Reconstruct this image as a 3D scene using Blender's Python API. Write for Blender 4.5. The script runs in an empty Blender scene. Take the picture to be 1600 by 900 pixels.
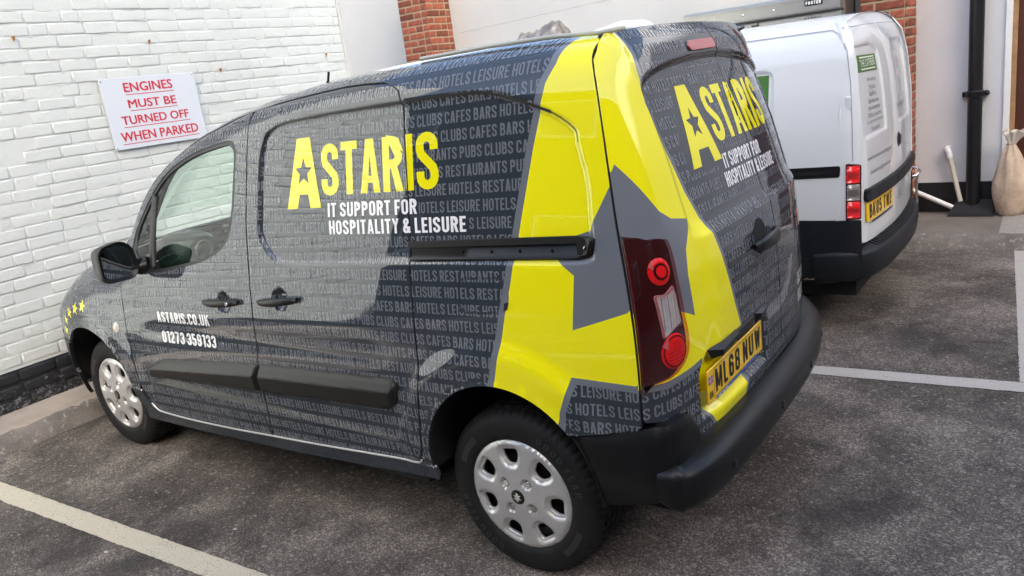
import bpy, math, random
import numpy as np
from mathutils import Vector, Matrix
from mathutils.geometry import delaunay_2d_cdt

# ------------------------------------------------------------------ camera, world, sun, exposure
SC = bpy.context.scene
CAM_LOC = (1.52966, -2.78854, 1.71328)
YAW, PITCH, ROLL, FPX = -0.645288, -0.260912, -0.133095, 1222.27
def cam_axes():
    f = Vector((math.sin(YAW)*math.cos(PITCH), math.cos(YAW)*math.cos(PITCH), math.sin(PITCH)))
    r = f.cross(Vector((0, 0, 1))).normalized(); u = r.cross(f)
    c, s = math.cos(ROLL), math.sin(ROLL)
    return c*r + s*u, -s*r + c*u, f
_r, _u, _f = cam_axes()
cd = bpy.data.cameras.new('camera'); cam = bpy.data.objects.new('camera', cd)
SC.collection.objects.link(cam)
cam.matrix_world = Matrix(((_r.x, _u.x, -_f.x, CAM_LOC[0]), (_r.y, _u.y, -_f.y, CAM_LOC[1]), (_r.z, _u.z, -_f.z, CAM_LOC[2]), (0, 0, 0, 1)))
cd.sensor_fit = 'HORIZONTAL'; cd.sensor_width = 36.0; cd.lens = FPX/1600*36.0
cd.clip_start = 0.05; cd.clip_end = 500
SC.camera = cam
SUN_EL, SUN_AZ = math.radians(35), math.radians(135)     # azimuth: where the light comes from, clockwise from +y
w = bpy.data.worlds.new('World'); SC.world = w; w.use_nodes = True
nt = w.node_tree; sky = nt.nodes.new('ShaderNodeTexSky'); sky.sky_type = 'NISHITA'; sky.sun_disc = False
sky.sun_elevation = SUN_EL; sky.sun_rotation = SUN_AZ; sky.air_density = 1.0; sky.dust_density = 5.0; sky.ozone_density = 1.0
bg = nt.nodes['Background']; nt.links.new(sky.outputs[0], bg.inputs[0]); bg.inputs[1].default_value = 0.15
sd = bpy.data.lights.new('sun', 'SUN'); sun = bpy.data.objects.new('sun', sd); SC.collection.objects.link(sun)
sd.energy = 4.0; sd.angle = math.radians(0.6); sd.color = (1, 0.965, 0.92)
_d = Vector((math.sin(SUN_AZ)*math.cos(SUN_EL), math.cos(SUN_AZ)*math.cos(SUN_EL), math.sin(SUN_EL)))
sun.rotation_euler = _d.to_track_quat('Z', 'Y').to_euler(); sun.location = (0, 0, 12)
SC.view_settings.view_transform = 'Standard'; SC.view_settings.look = 'None'
SC.view_settings.exposure = 2.0; SC.view_settings.gamma = 1.0
rnd = random.Random(7)

# ------------------------------------------------------------------ materials
def lin(r, g, b):
    f = lambda c: c/12.92 if c <= .04045 else ((c+.055)/1.055)**2.4
    return (f(r/255), f(g/255), f(b/255))
def mat(name, col, rough=.5, metal=0, coat=0, coat_rough=.03, noise=0, nscale=20, bump=0, bscale=60, spec=.5, objvar=0, emit=None, bdetail=6, coat_ior=1.5):
    m = bpy.data.materials.new(name); m.use_nodes = True; N = m.node_tree.nodes; L = m.node_tree.links
    b = N['Principled BSDF']; b.inputs['Base Color'].default_value = (*col, 1); b.inputs['Roughness'].default_value = rough
    b.inputs['Metallic'].default_value = metal; b.inputs['Coat Weight'].default_value = coat; b.inputs['Coat Roughness'].default_value = coat_rough
    b.inputs['Specular IOR Level'].default_value = spec; b.inputs['Coat IOR'].default_value = coat_ior
    tc = N.new('ShaderNodeTexCoord'); src = None
    if noise:
        n = N.new('ShaderNodeTexNoise'); n.inputs['Scale'].default_value = nscale; n.inputs['Detail'].default_value = 6; n.inputs['Roughness'].default_value = .65
        L.new(tc.outputs['Object'], n.inputs['Vector'])
        r = N.new('ShaderNodeMapRange'); r.inputs[1].default_value = .25; r.inputs[2].default_value = .75; r.inputs[3].default_value = 1-noise; r.inputs[4].default_value = 1+noise
        L.new(n.outputs[0], r.inputs[0]); src = r.outputs[0]
    if objvar:
        oi = N.new('ShaderNodeObjectInfo'); r2 = N.new('ShaderNodeMapRange'); r2.inputs[3].default_value = 1-objvar; r2.inputs[4].default_value = 1+objvar
        L.new(oi.outputs['Random'], r2.inputs[0])
        if src:
            mu = N.new('ShaderNodeMath'); mu.operation = 'MULTIPLY'; L.new(src, mu.inputs[0]); L.new(r2.outputs[0], mu.inputs[1]); src = mu.outputs[0]
        else: src = r2.outputs[0]
    if src:
        v = N.new('ShaderNodeVectorMath'); v.operation = 'SCALE'; v.inputs[0].default_value = col; L.new(src, v.inputs['Scale']); L.new(v.outputs[0], b.inputs['Base Color'])
    if bump:
        n2 = N.new('ShaderNodeTexNoise'); n2.inputs['Scale'].default_value = bscale; n2.inputs['Detail'].default_value = bdetail
        L.new(tc.outputs['Object'], n2.inputs['Vector'])
        bp = N.new('ShaderNodeBump'); bp.inputs['Strength'].default_value = bump; bp.inputs['Distance'].default_value = .01
        L.new(n2.outputs[0], bp.inputs['Height']); L.new(bp.outputs[0], b.inputs['Normal'])
    if emit:
        b.inputs['Emission Color'].default_value = (*emit[0], 1); b.inputs['Emission Strength'].default_value = emit[1]
    return m
def glassmat(name, tint, gl=.9):
    m = bpy.data.materials.new(name); m.use_nodes = True; N = m.node_tree.nodes; L = m.node_tree.links
    N.remove(N['Principled BSDF']); out = N['Material Output']
    t = N.new('ShaderNodeBsdfTransparent'); t.inputs[0].default_value = (*tint, 1)
    g = N.new('ShaderNodeBsdfGlossy'); g.inputs['Roughness'].default_value = .01; g.inputs[0].default_value = (gl, gl, gl, 1)
    ge = N.new('ShaderNodeNewGeometry'); dt = N.new('ShaderNodeVectorMath'); dt.operation = 'DOT_PRODUCT'; L.new(ge.outputs['Normal'], dt.inputs[0]); L.new(ge.outputs['Incoming'], dt.inputs[1])
    ab = N.new('ShaderNodeMath'); ab.operation = 'ABSOLUTE'; L.new(dt.outputs['Value'], ab.inputs[0])
    om = N.new('ShaderNodeMath'); om.operation = 'SUBTRACT'; om.inputs[0].default_value = 1; L.new(ab.outputs[0], om.inputs[1])
    pw = N.new('ShaderNodeMath'); pw.operation = 'POWER'; L.new(om.outputs[0], pw.inputs[0]); pw.inputs[1].default_value = 5
    fr = N.new('ShaderNodeMath'); fr.operation = 'MULTIPLY_ADD'; L.new(pw.outputs[0], fr.inputs[0]); fr.inputs[1].default_value = .95; fr.inputs[2].default_value = .045
    mx = N.new('ShaderNodeMixShader'); L.new(fr.outputs[0], mx.inputs[0]); L.new(t.outputs[0], mx.inputs[1]); L.new(g.outputs[0], mx.inputs[2]); L.new(mx.outputs[0], out.inputs[0])
    return m
M = {}
COAT = dict(rough=.5, coat=1.0, coat_rough=.015, spec=.02, coat_ior=1.68)
M['wrap'] = mat('grey wrap vinyl', (.026, .034, .044), **COAT)
M['wraptext'] = mat('pale grey vinyl lettering', (.145, .158, .175), **COAT)
M['grey'] = mat('mid grey vinyl', (.145, .16, .18), **COAT)
M['yellow'] = mat('yellow vinyl', (.87, .80, .002), **COAT)
M['white_vinyl'] = mat('white vinyl', (.86, .86, .86), **COAT)
M['plastic'] = mat('black textured plastic', (.0065, .007, .0075), rough=.33, bump=.06, bscale=420, spec=.30)
M['plastic_smooth'] = mat('black smooth plastic', (.011, .011, .012), rough=.3, spec=.35)
M['moulding'] = mat('dark grey moulding plastic', (.014, .0135, .013), rough=.36, bump=.08, bscale=500, spec=.3)
M['void'] = mat('dark inner metal', (.006, .006, .007), rough=.8)
M['rubber'] = mat('tyre rubber', (.011, .011, .0115), rough=.65, noise=.25, nscale=14, bump=.1, bscale=200, spec=.25)
M['rubbertext'] = mat('tyre raised lettering', (.021, .0205, .0205), rough=.55)
M['trim'] = mat('black window rubber', (.012, .012, .012), rough=.4)
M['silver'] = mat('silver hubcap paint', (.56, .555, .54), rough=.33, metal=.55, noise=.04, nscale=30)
M['chrome'] = mat('chrome', (.75, .75, .75), rough=.12, metal=1)
M['steel'] = mat('brushed steel', (.52, .50, .46), rough=.3, metal=1, noise=.08, nscale=8, bump=.05, bscale=90)
M['lampdark'] = mat('dark red lamp lens', (.026, .0018, .0025), rough=.3, coat=1, coat_rough=.01)
M['lampred'] = mat('bright red lamp lens', (.85, .018, .02), rough=.15, coat=1, coat_rough=.01)
M['lampclear'] = mat('clear lamp lens', (.62, .58, .57), rough=.12, metal=.45, coat=1, noise=.2, nscale=60)
M['plate'] = mat('yellow number plate', (.92, .56, .008), rough=.35, coat=.6)
M['black'] = mat('black print', (.008, .008, .008), rough=.4)
M['blueprint'] = mat('blue print', (.02, .10, .42), rough=.4)
M['redprint'] = mat('red print', (.55, .02, .04), rough=.45)
M['glass'] = glassmat('green tinted glass', (.82, .93, .86))
M['mirror'] = mat('mirror glass', (.7, .72, .74), rough=.02, metal=1)
M['interior'] = mat('dark interior plastic', (.012, .022, .018), rough=.45)
M['seat'] = mat('dark seat fabric', (.03, .032, .035), rough=.9, bump=.1)

# ------------------------------------------------------------------ object helpers
def link(o): SC.collection.objects.link(o); return o
def meshobj(name, V, F, m, parent=None, normals=None, midx=None, smooth=False, loc=None):
    V = np.asarray(V, float)
    L0 = np.zeros(3)
    if parent is not None:
        p = parent
        while p is not None: L0 += np.array(p.location); p = p.parent
    if loc is not None:
        L1 = np.array(loc, float)
    else: L1 = L0
    me = bpy.data.meshes.new(name); me.from_pydata((V-L1).tolist(), [], [list(map(int, f)) for f in F])
    ms = m if isinstance(m, (list, tuple)) else [m]
    for x in ms: me.materials.append(x)
    if midx is not None: me.polygons.foreach_set('material_index', np.asarray(midx, np.int32))
    if normals is not None or smooth: me.polygons.foreach_set('use_smooth', np.ones(len(me.polygons), bool))
    me.update()
    if normals is not None: me.normals_split_custom_set_from_vertices(np.asarray(normals, float).tolist())
    o = link(bpy.data.objects.new(name, me))
    if parent is not None: o.parent = parent
    if loc is not None: o.location = tuple(L1-L0)
    return o
def thing(name, label, cat, loc=(0, 0, 0), group=None):
    o = link(bpy.data.objects.new(name, None)); o.location = loc; o.empty_display_size = .1
    return tag(o, label, cat, group)
def tag(o, label, cat, group=None):
    o['label'] = label; o['category'] = cat
    if group: o['group'] = group
    return o
def struct(o): o['kind'] = 'structure'; return o
class MB:
    def __init__(s): s.V = []; s.F = []; s.MI = []
    def add(s, V, F, mi=0):
        n = len(s.V); s.V += [tuple(v) for v in V]; s.F += [tuple(i+n for i in f) for f in F]; s.MI += [mi]*len(F); return s
    def box(s, a, b, mi=0, bev=0.0):
        x0, y0, z0 = a; x1, y1, z1 = b
        if not bev:
            V = [(x, y, z) for z in (z0, z1) for x, y in ((x0, y0), (x1, y0), (x1, y1), (x0, y1))]
            return s.add(V, [(3, 2, 1, 0), (4, 5, 6, 7), (0, 1, 5, 4), (1, 2, 6, 5), (2, 3, 7, 6), (3, 0, 4, 7)], mi)
        V = []; c = [(x0, y0, z0), (x1, y1, z1)]
        idx = {}
        for i in (0, 1):
            for j in (0, 1):
                for k in (0, 1):
                    P = [c[i][0], c[j][1], c[k][2]]; sg = [1-2*i, 1-2*j, 1-2*k]
                    for ax in range(3):
                        q = list(P)
                        for o in range(3):
                            if o != ax: q[o] += sg[o]*bev
                        idx[(i, j, k, ax)] = len(V); V.append(tuple(q))
        F = []
        for ax in range(3):
            o1, o2 = [(1, 2), (2, 0), (0, 1)][ax]
            for sd_ in (0, 1):
                ring = []
                for a_, b_ in ((0, 0), (1, 0), (1, 1), (0, 1)):
                    key = [0, 0, 0]; key[ax] = sd_; key[o1] = a_; key[o2] = b_; ring.append(idx[(*key, ax)])
                F.append(tuple(ring if sd_ else ring[::-1]))
        for ax in range(3):
            o1, o2 = [(1, 2), (2, 0), (0, 1)][ax]
            for a_ in (0, 1):
                for b_ in (0, 1):
                    k0 = [0, 0, 0]; k0[o1] = a_; k0[o2] = b_; k1 = list(k0); k1[ax] = 1
                    q = (idx[(*k0, o1)], idx[(*k1, o1)], idx[(*k1, o2)], idx[(*k0, o2)])
                    F.append(q if (a_ == b_) else q[::-1])
        for i in (0, 1):
            for j in (0, 1):
                for k in (0, 1):
                    t = (idx[(i, j, k, 0)], idx[(i, j, k, 1)], idx[(i, j, k, 2)])
                    F.append(t if (i+j+k) % 2 else t[::-1])
        return s.add(V, F, mi)
    def tube(s, pts, r, n=10, mi=0, cap=True):
        pts = [Vector(p) for p in pts]; rs = r if isinstance(r, (list, tuple)) else [r]*len(pts)
        V = []; up = None
        for i, p in enumerate(pts):
            d = (pts[min(i+1, len(pts)-1)]-pts[max(i-1, 0)]).normalized()
            if up is None: up = d.orthogonal().normalized()
            up = (up-d*up.dot(d)).normalized(); sv = d.cross(up)
            for k in range(n):
                a = 2*math.pi*k/n; V.append(tuple(p+(up*math.cos(a)+sv*math.sin(a))*rs[i]))
        F = [(i*n+k, i*n+(k+1) % n, (i+1)*n+(k+1) % n, (i+1)*n+k) for i in range(len(pts)-1) for k in range(n)]
        if cap: F += [tuple(range(n))[::-1], tuple((len(pts)-1)*n+k for k in range(n))]
        return s.add(V, F, mi)
    def lathe(s, prof, c, axis='y', n=32, mi=0, sgn=1):
        """prof: list of (r, h); revolved about axis through c, h along sgn*axis"""
        V = []
        for r, h in prof:
            for k in range(n):
                a = 2*math.pi*k/n; u, v = r*math.cos(a), r*math.sin(a)
                V.append((c[0]+u, c[1]+sgn*h, c[2]+v) if axis == 'y' else ((c[0]+u, c[1]+v, c[2]+sgn*h) if axis == 'z' else (c[0]+sgn*h, c[1]+u, c[2]+v)))
        F = [(i*n+k, i*n+(k+1) % n, (i+1)*n+(k+1) % n, (i+1)*n+k) for i in range(len(prof)-1) for k in range(n)]
        return s.add(V, F, mi)
MB.build = lambda s, name, m, parent=None, smooth=False, loc=None: _build(s, name, m, parent, smooth, loc)
def _build(s, name, m, parent, smooth, loc):
    o = meshobj(name, s.V, s.F, m, parent, midx=s.MI, smooth=smooth, loc=loc)
    if smooth:   # sharp edges above 40 degrees
        o.data.set_sharp_from_angle(angle=math.radians(40))
    return o

# ------------------------------------------------------------------ 2-D polygon tools
def resample(poly, step, closed=True):
    P = np.asarray(poly, float); n = len(P); out = []
    for i in range(n if closed else n-1):
        a, b = P[i], P[(i+1) % n]; k = max(1, int(math.ceil(np.linalg.norm(b-a)/step)))
        out += [a+(b-a)*j/k for j in range(k)]
    if not closed: out.append(P[-1])
    return np.array(out)
def rounded(poly, r, seg=5):
    """round the corners of a closed polygon (r may be a list)"""
    P = np.asarray(poly, float); n = len(P); out = []
    for i in range(n):
        a, b, c = P[i-1], P[i], P[(i+1) % n]; rr = r[i] if isinstance(r, (list, tuple)) else r
        u = (a-b); lu = np.linalg.norm(u); v = (c-b); lv = np.linalg.norm(v)
        if rr <= 0: out.append(b); continue
        t = min(rr, .49*lu, .49*lv); p0 = b+u/lu*t; p1 = b+v/lv*t
        for k in range(seg+1):
            s = k/seg; out.append((1-s)**2*p0+2*s*(1-s)*b+s*s*p1)
    return np.array(out)
def spline(pts, k=6):
    P = np.asarray(pts, float); n = len(P); out = []
    for i in range(n-1):
        p0 = P[max(i-1, 0)]; p1 = P[i]; p2 = P[i+1]; p3 = P[min(i+2, n-1)]
        for j in range(k):
            t = j/k; out.append(.5*((2*p1)+(-p0+p2)*t+(2*p0-5*p1+4*p2-p3)*t*t+(-p0+3*p1-3*p2+p3)*t**3))
    out.append(P[-1]); return np.array(out)
def closed_spline(pts, k=6):
    P = list(map(tuple, pts)); n = len(P); Q = np.asarray(P, float); out = []
    for i in range(n):
        p0, p1, p2, p3 = Q[i-1], Q[i], Q[(i+1) % n], Q[(i+2) % n]
        for j in range(k):
            t = j/k; out.append(.5*((2*p1)+(-p0+p2)*t+(2*p0-5*p1+4*p2-p3)*t*t+(-p0+3*p1-3*p2+p3)*t**3))
    return np.array(out)
def inpoly(P, poly):
    P = np.asarray(P, float); poly = np.asarray(poly, float); x, y = P[:, 0], P[:, 1]; r = np.zeros(len(P), bool)
    n = len(poly)
    for i in range(n):
        x0, y0 = poly[i]; x1, y1 = poly[(i+1) % n]
        if y0 == y1: continue
        c = ((y0 > y) != (y1 > y)) & (x < (x1-x0)*(y-y0)/(y1-y0)+x0); r ^= c
    return r
def dpoly(P, poly, closed=True):
    P = np.asarray(P, float); poly = np.asarray(poly, float); d = np.full(len(P), 1e9); n = len(poly)
    for i in range(n if closed else n-1):
        a, b = poly[i], poly[(i+1) % n]; ab = b-a; l = ab@ab
        if l == 0: continue
        t = np.clip(((P-a)@ab)/l, 0, 1); q = P-a-t[:, None]*ab; d = np.minimum(d, np.sqrt((q*q).sum(1)))
    return d
def sdpoly(P, poly):
    return np.where(inpoly(P, poly), -1, 1)*dpoly(P, poly)
def tri2d(outline, holes=(), cons=(), step=.05, refine=(), cons_open=()):
    """constrained triangulation of outline minus holes; cons = extra closed constraint lines; refine=[(poly, dist, step)]"""
    V = []; E = []
    def addring(R, closed=True):
        n0 = len(V); V.extend(map(tuple, R)); n = len(R)
        E.extend((n0+i, n0+(i+1) % n) for i in range(n if closed else n-1))
    addring(outline)
    for h in holes: addring(h)
    for c in cons: addring(c)
    for c in cons_open: addring(c, False)
    mn = np.min(outline, 0); mx = np.max(outline, 0)
    def grid(st, jit=0):
        gx = np.arange(mn[0]+st*.5, mx[0], st); gy = np.arange(mn[1]+st*.5, mx[1], st)
        X, Y = np.meshgrid(gx, gy); X = X+(np.arange(len(gy)) % 2)[:, None]*st*.5; return np.stack([X.ravel(), Y.ravel()], 1)
    edges = [outline]+list(holes)+list(cons)
    def ok(P, st):
        k = inpoly(P, outline)
        for h in holes: k &= ~inpoly(P, h)
        P = P[k]
        if len(P):
            d = np.min([dpoly(P, e) for e in edges], 0)
            for c in cons_open: d = np.minimum(d, dpoly(P, c, False))
            P = P[d > st*.35]
        return P
    if step:
        G = ok(grid(step), step)
        for poly, dist, st in refine:
            if len(G): G = G[dpoly(G, poly) > dist]
        V.extend(map(tuple, G))
        for poly, dist, st in refine:
            g = grid(st); g = g[dpoly(g, poly) <= dist]
            if len(g): V.extend(map(tuple, ok(g, st)))
    r = delaunay_2d_cdt([Vector(v) for v in V], E, [], 0, 1e-6, False)
    V2 = np.array([tuple(v) for v in r[0]]); F = np.array([f for f in r[2] if len(f) == 3], int)
    c = V2[F].mean(1); k = inpoly(c, outline)
    for h in holes: k &= ~inpoly(c, h)
    F = F[k]
    a = V2[F[:, 1]]-V2[F[:, 0]]; b = V2[F[:, 2]]-V2[F[:, 0]]; cr = a[:, 0]*b[:, 1]-a[:, 1]*b[:, 0]
    F = F[np.abs(cr) > 1e-10]; cr = cr[np.abs(cr) > 1e-10]
    F[cr < 0] = F[cr < 0][:, ::-1]
    used = np.unique(F); mp = -np.ones(len(V2), int); mp[used] = np.arange(len(used))
    return V2[used], mp[F]
def boundary_edges(F):
    cnt = {}
    for f in F:
        for i in range(3):
            a, b = int(f[i]), int(f[(i+1) % 3]); cnt[(a, b)] = 1
    return [(a, b) for (a, b) in cnt if (b, a) not in cnt]
class Dom:
    """a surface P(u, v); sign fixes the outward side"""
    def __init__(s, fn, sign, h=1.5e-3): s.fn = fn; s.sign = sign; s.h = h
    def eval(s, U, off=0, offfn=None):
        U = np.asarray(U, float)
        def Q(A): 
            return s.fn(A[:, 0], A[:, 1])
        h = s.h
        P = Q(U); du = Q(U+[h, 0])-Q(U-[h, 0]); dv = Q(U+[0, h])-Q(U-[0, h])
        n = np.cross(du, dv)*s.sign; n /= np.linalg.norm(n, axis=1)[:, None]
        if offfn is not None:
            o = offfn(U)[:, None]
            ou = ((offfn(U+[h, 0])-offfn(U-[h, 0]))/(2*h)); ov = ((offfn(U+[0, h])-offfn(U-[0, h]))/(2*h))
            tu = du/(2*h)+n*ou[:, None]; tv = dv/(2*h)+n*ov[:, None]
            n2 = np.cross(tu, tv)*s.sign; n2 /= np.linalg.norm(n2, axis=1)[:, None]
            return P+n*o, n2
        return P+n*off, n
def panel(name, parent, dom, outline, m, holes=(), cons=(), step=.05, refine=(), classify=None, off=0, offfn=None, rim=.012, rimmat=None, step_edge=.02, edge_round=.6):
    outline = resample(outline, step_edge); holes = [resample(h, step_edge) for h in holes]; cons = [resample(c, step_edge) for c in cons]
    U, F = tri2d(outline, holes, cons, step, refine)
    P, n = dom.eval(U, off, offfn)
    ms = list(m) if isinstance(m, (list, tuple)) else [m]
    mi = np.zeros(len(F), int) if classify is None else classify(U[F].mean(1))
    Fo = F if dom.sign > 0 else F[:, ::-1]
    faces = [tuple(f) for f in Fo]; V = [P]; Nn = [n]; mis = list(mi); nv = len(P)
    if rim:
        be = boundary_edges(F); fm = {}
        for f, q in zip(F, mi):
            for i in range(3): fm[(int(f[i]), int(f[(i+1) % 3]))] = q
        bv = sorted({a for e in be for a in e}); ix = {v: i for i, v in enumerate(bv)}
        on = np.zeros((len(bv), 3))
        for a, b in be:
            t = P[b]-P[a]; o_ = np.cross(t, n[a])*(1 if dom.sign > 0 else -1)
            l = np.linalg.norm(o_)
            if l > 1e-9: o_ = o_/l; on[ix[a]] += o_; on[ix[b]] += o_
        on /= np.maximum(np.linalg.norm(on, axis=1), 1e-6)[:, None]
        B = P[bv]; nb = n[bv]; q0 = nv; k = len(bv)
        mid = B+on*.0012-nb*.0012
        V += [mid, mid-nb*rim]; r1 = nb*.5+on*.85; r1 /= np.linalg.norm(r1, axis=1)[:, None]
        Nn += [r1, on]
        if rimmat is not None:
            ms.append(rimmat)
        for a, b in be:
            ia, ib = ix[a], ix[b]; q = fm[(a, b)]
            f1 = (a, q0+ia, q0+ib, b); f2 = (q0+ia, q0+k+ia, q0+k+ib, q0+ib)
            if dom.sign < 0: f1, f2 = f1[::-1], f2[::-1]
            faces += [f1, f2]; mis += [q, q if rimmat is None else len(ms)-1]
    V = np.concatenate(V); Nn = np.concatenate(Nn)
    return meshobj(name, V, faces, ms, parent, normals=Nn, midx=mis)
def decal(name, parent, dom, U, F, m, off, keep=None):
    U = np.asarray(U, float); F = np.asarray(F, int)
    if keep is not None: F = F[keep(U[F].mean(1))]
    if len(F) == 0: return None
    a = U[F[:, 1]]-U[F[:, 0]]; b = U[F[:, 2]]-U[F[:, 0]]; cr = a[:, 0]*b[:, 1]-a[:, 1]*b[:, 0]; F = F.copy(); F[cr < 0] = F[cr < 0][:, ::-1]
    used = np.unique(F); mp = -np.ones(len(U), int); mp[used] = np.arange(len(used)); U = U[used]; F = mp[F]
    P, n = dom.eval(U, off)
    if dom.sign < 0: F = F[:, ::-1]
    o = meshobj(name, P, F, m, parent, normals=n); return o

# ------------------------------------------------------------------ condensed block lettering
def stroke_poly(pts, wd):
    P = np.asarray(pts, float); n = len(P); Lf = []; Rt = []
    for i in range(n):
        d0 = P[i]-P[i-1] if i > 0 else P[1]-P[0]; d1 = P[i+1]-P[i] if i < n-1 else P[-1]-P[-2]
        d0 = d0/np.linalg.norm(d0); d1 = d1/np.linalg.norm(d1); n0 = np.array([-d0[1], d0[0]]); n1 = np.array([-d1[1], d1[0]])
        mm = n0+n1; mm = mm/np.linalg.norm(mm); c = max(.45, mm@n0)
        Lf.append(P[i]+mm*wd/2/c); Rt.append(P[i]-mm*wd/2/c)
    return np.array(Lf+Rt[::-1])
def arc(cx, cy, r, a0, a1, k=4, ry=None):
    ry = ry or r
    return [(cx+r*math.cos(math.radians(a0+(a1-a0)*i/k)), cy+ry*math.sin(math.radians(a0+(a1-a0)*i/k))) for i in range(k+1)]
def glyph_shapes(ch, s=.165, W_=.46):
    h = s/2; L, R, B, T = h, W_-h, h, 1-h; q = min(.145, (R-L)/2-.004); mx = W_/2
    S = []
    st = lambda pts: S.append([stroke_poly(pts, s)])
    po = lambda *rings: S.append([np.array(r, float) for r in rings])
    rect = lambda a, b, c, d: po([(a, b), (c, b), (c, d), (a, d)])
    if ch == 'I' or ch == '1' and False: rect(0, 0, s, 1)
    elif ch == 'E': rect(0, 0, s, 1); rect(0, 0, .38, s*.95); rect(0, 1-s*.95, .38, 1); rect(0, .5-s*.45, .34, .5+s*.45)
    elif ch == 'F': rect(0, 0, s, 1); rect(0, 1-s*.95, .38, 1); rect(0, .48-s*.45, .34, .48+s*.45)
    elif ch == 'L': rect(0, 0, s, 1); rect(0, 0, .37, s*.95)
    elif ch == 'T': rect(0, 1-s*.95, .42, 1); rect(.21-h, 0, .21+h, 1)
    elif ch == 'H': rect(0, 0, s, 1); rect(W_-s, 0, W_, 1); rect(0, .5-s*.45, W_, .5+s*.45)
    elif ch == 'N': rect(0, 0, s*.92, 1); rect(W_-s*.92, 0, W_, 1); po([(0, 1), (s, 1), (W_, 0), (W_-s, 0)])
    elif ch == 'M': rect(0, 0, s*.92, 1); rect(.6-s*.92, 0, .6, 1); po([(0, 1), (s, 1), (.3+.05, .15), (.3-.05, .15)]); po([(.6-s, 1), (.6, 1), (.35, .15), (.25, .15)])
    elif ch == 'W': po([(0, 1), (s, 1), (.235, 0), (.12, 0)]); po([(.24, .9), (.36, .9), (.235, 0), (.12, 0)]); po([(.24, .9), (.36, .9), (.48, 0), (.365, 0)]); po([(.6-s, 1), (.6, 1), (.48, 0), (.365, 0)])
    elif ch == 'A': po([(0, 0), (.145, 1), (.335, 1), (.48, 0), (.32, 0), (.294, .19), (.186, .19), (.16, 0)], [(.203, .32), (.277, .32), (.24, .70)])
    elif ch == 'U': st([(L, 1), (L, B+q)]+arc(L+q, B+q, q, 180, 270)[1:]+arc(R-q, B+q, q, 270, 360)+[(R, 1)])
    elif ch == 'C' or ch == 'G':
        st([(R, .68), (R, T-q)]+arc(R-q, T-q, q, 0, 90)[1:]+arc(L+q, T-q, q, 90, 180)+arc(L+q, B+q, q, 180, 270)+arc(R-q, B+q, q, 270, 360)+[(R, .34 if ch == 'C' else .48)])
        if ch == 'G': rect(mx, .40, W_, .40+s*.85)
    elif ch in 'O0': 
        def rr(o): 
            l, r_, b, t = L-o, R+o, B-o, T+o; k = max(q+o, .03)
            return arc(r_-k, t-k, k, 0, 90)+arc(l+k, t-k, k, 90, 180)+arc(l+k, b+k, k, 180, 270)+arc(r_-k, b+k, k, 270, 360)
        po(rr(h), rr(-h))
    elif ch == 'D':
        st([(L, B), (R-q, B)]+arc(R-q, B+q, q, 270, 360)[1:]+arc(R-q, T-q, q, 0, 90)+[(L, T)]); rect(0, 0, s, 1)
    elif ch in 'PR':
        m_ = .47 if ch == 'P' else .50
        st([(L, T), (R-q, T)]+arc(R-q, T-q, q, 0, 90)[1:]+arc(R-q, m_+q, q, 360, 270)+[(L, m_)]); rect(0, 0, s, 1)
        if ch == 'R': po([(.17, .5), (.33, .5), (.47, 0), (.30, 0)])
    elif ch == 'B':
        k = min(.13, q)
        st([(L, T), (R-.02-k, T)]+arc(R-.02-k, T-k, k, 0, 90)[1:]+arc(R-.02-k, .52+k, k, 360, 270)+[(L, .52)])
        st([(L, .52), (R-k, .52)]+arc(R-k, .52-k, k, 90, 0)[1:]+arc(R-k, B+k, k, 360, 270)+[(L, B)]); rect(0, 0, s, 1)
    elif ch == 'S':
        st([(R, .69), (R, T-q)]+arc(R-q, T-q, q, 0, 90)[1:]+arc(L+q, T-q, q, 90, 180)+[(L, .71), (L+.03, .615), (mx, .5), (R-.03, .385), (R, .29)]+arc(R-q, B+q, q, 360, 270)+arc(L+q, B+q, q, 270, 180)+[(L, .32)])
    elif ch == 'Y': po([(0, 1), (.17, 1), (.30, .5), (.20, .42)]); po([(.31, 1), (.48, 1), (.30, .42), (.20, .5)]); rect(.24-h, 0, .24+h, .5)
    elif ch == 'K': rect(0, 0, s, 1); po([(s*.8, .36), (.29, 1), (.47, 1), (s*.8, .58-.22)][:3]+[(s*.8, .33)]); po([(.19, .58), (.33, .64), (.48, 0), (.31, 0)])
    elif ch == 'X': po([(0, 0), (.17, 0), (.47, 1), (.30, 1)]); po([(0, 1), (.17, 1), (.47, 0), (.30, 0)])
    elif ch == '.': rect(0, 0, .17, .17)
    elif ch == '1': rect(.14, 0, .14+s, 1); po([(.0, .80), (.16, .86), (.16, 1), (.12, 1), (.0, .93)])
    elif ch == '2': st([(L, .68), (L, T-q)]+arc(L+q, T-q, q, 180, 90)[1:]+arc(R-q, T-q, q, 90, 0)+[(R, .66), (R-.04, .53), (L+.05, .26), (L+.01, .1)]); rect(0, 0, W_-.02, s*.95)
    elif ch in '38':
        k = min(.13, q)
        st([(L, .70), (L, T-k)]+arc(L+k, T-k, k, 180, 90)[1:]+arc(R-k, T-k, k, 90, 0)+arc(R-k, .52+k, k, 360, 270)+[(L+.10, .52)])
        st([(L+.10, .52), (R-k, .52)]+arc(R-k, .52-k, k, 90, 0)[1:]+arc(R-k, B+k, k, 360, 270)+arc(L+k, B+k, k, 270, 180)+[(L, .30)])
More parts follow.
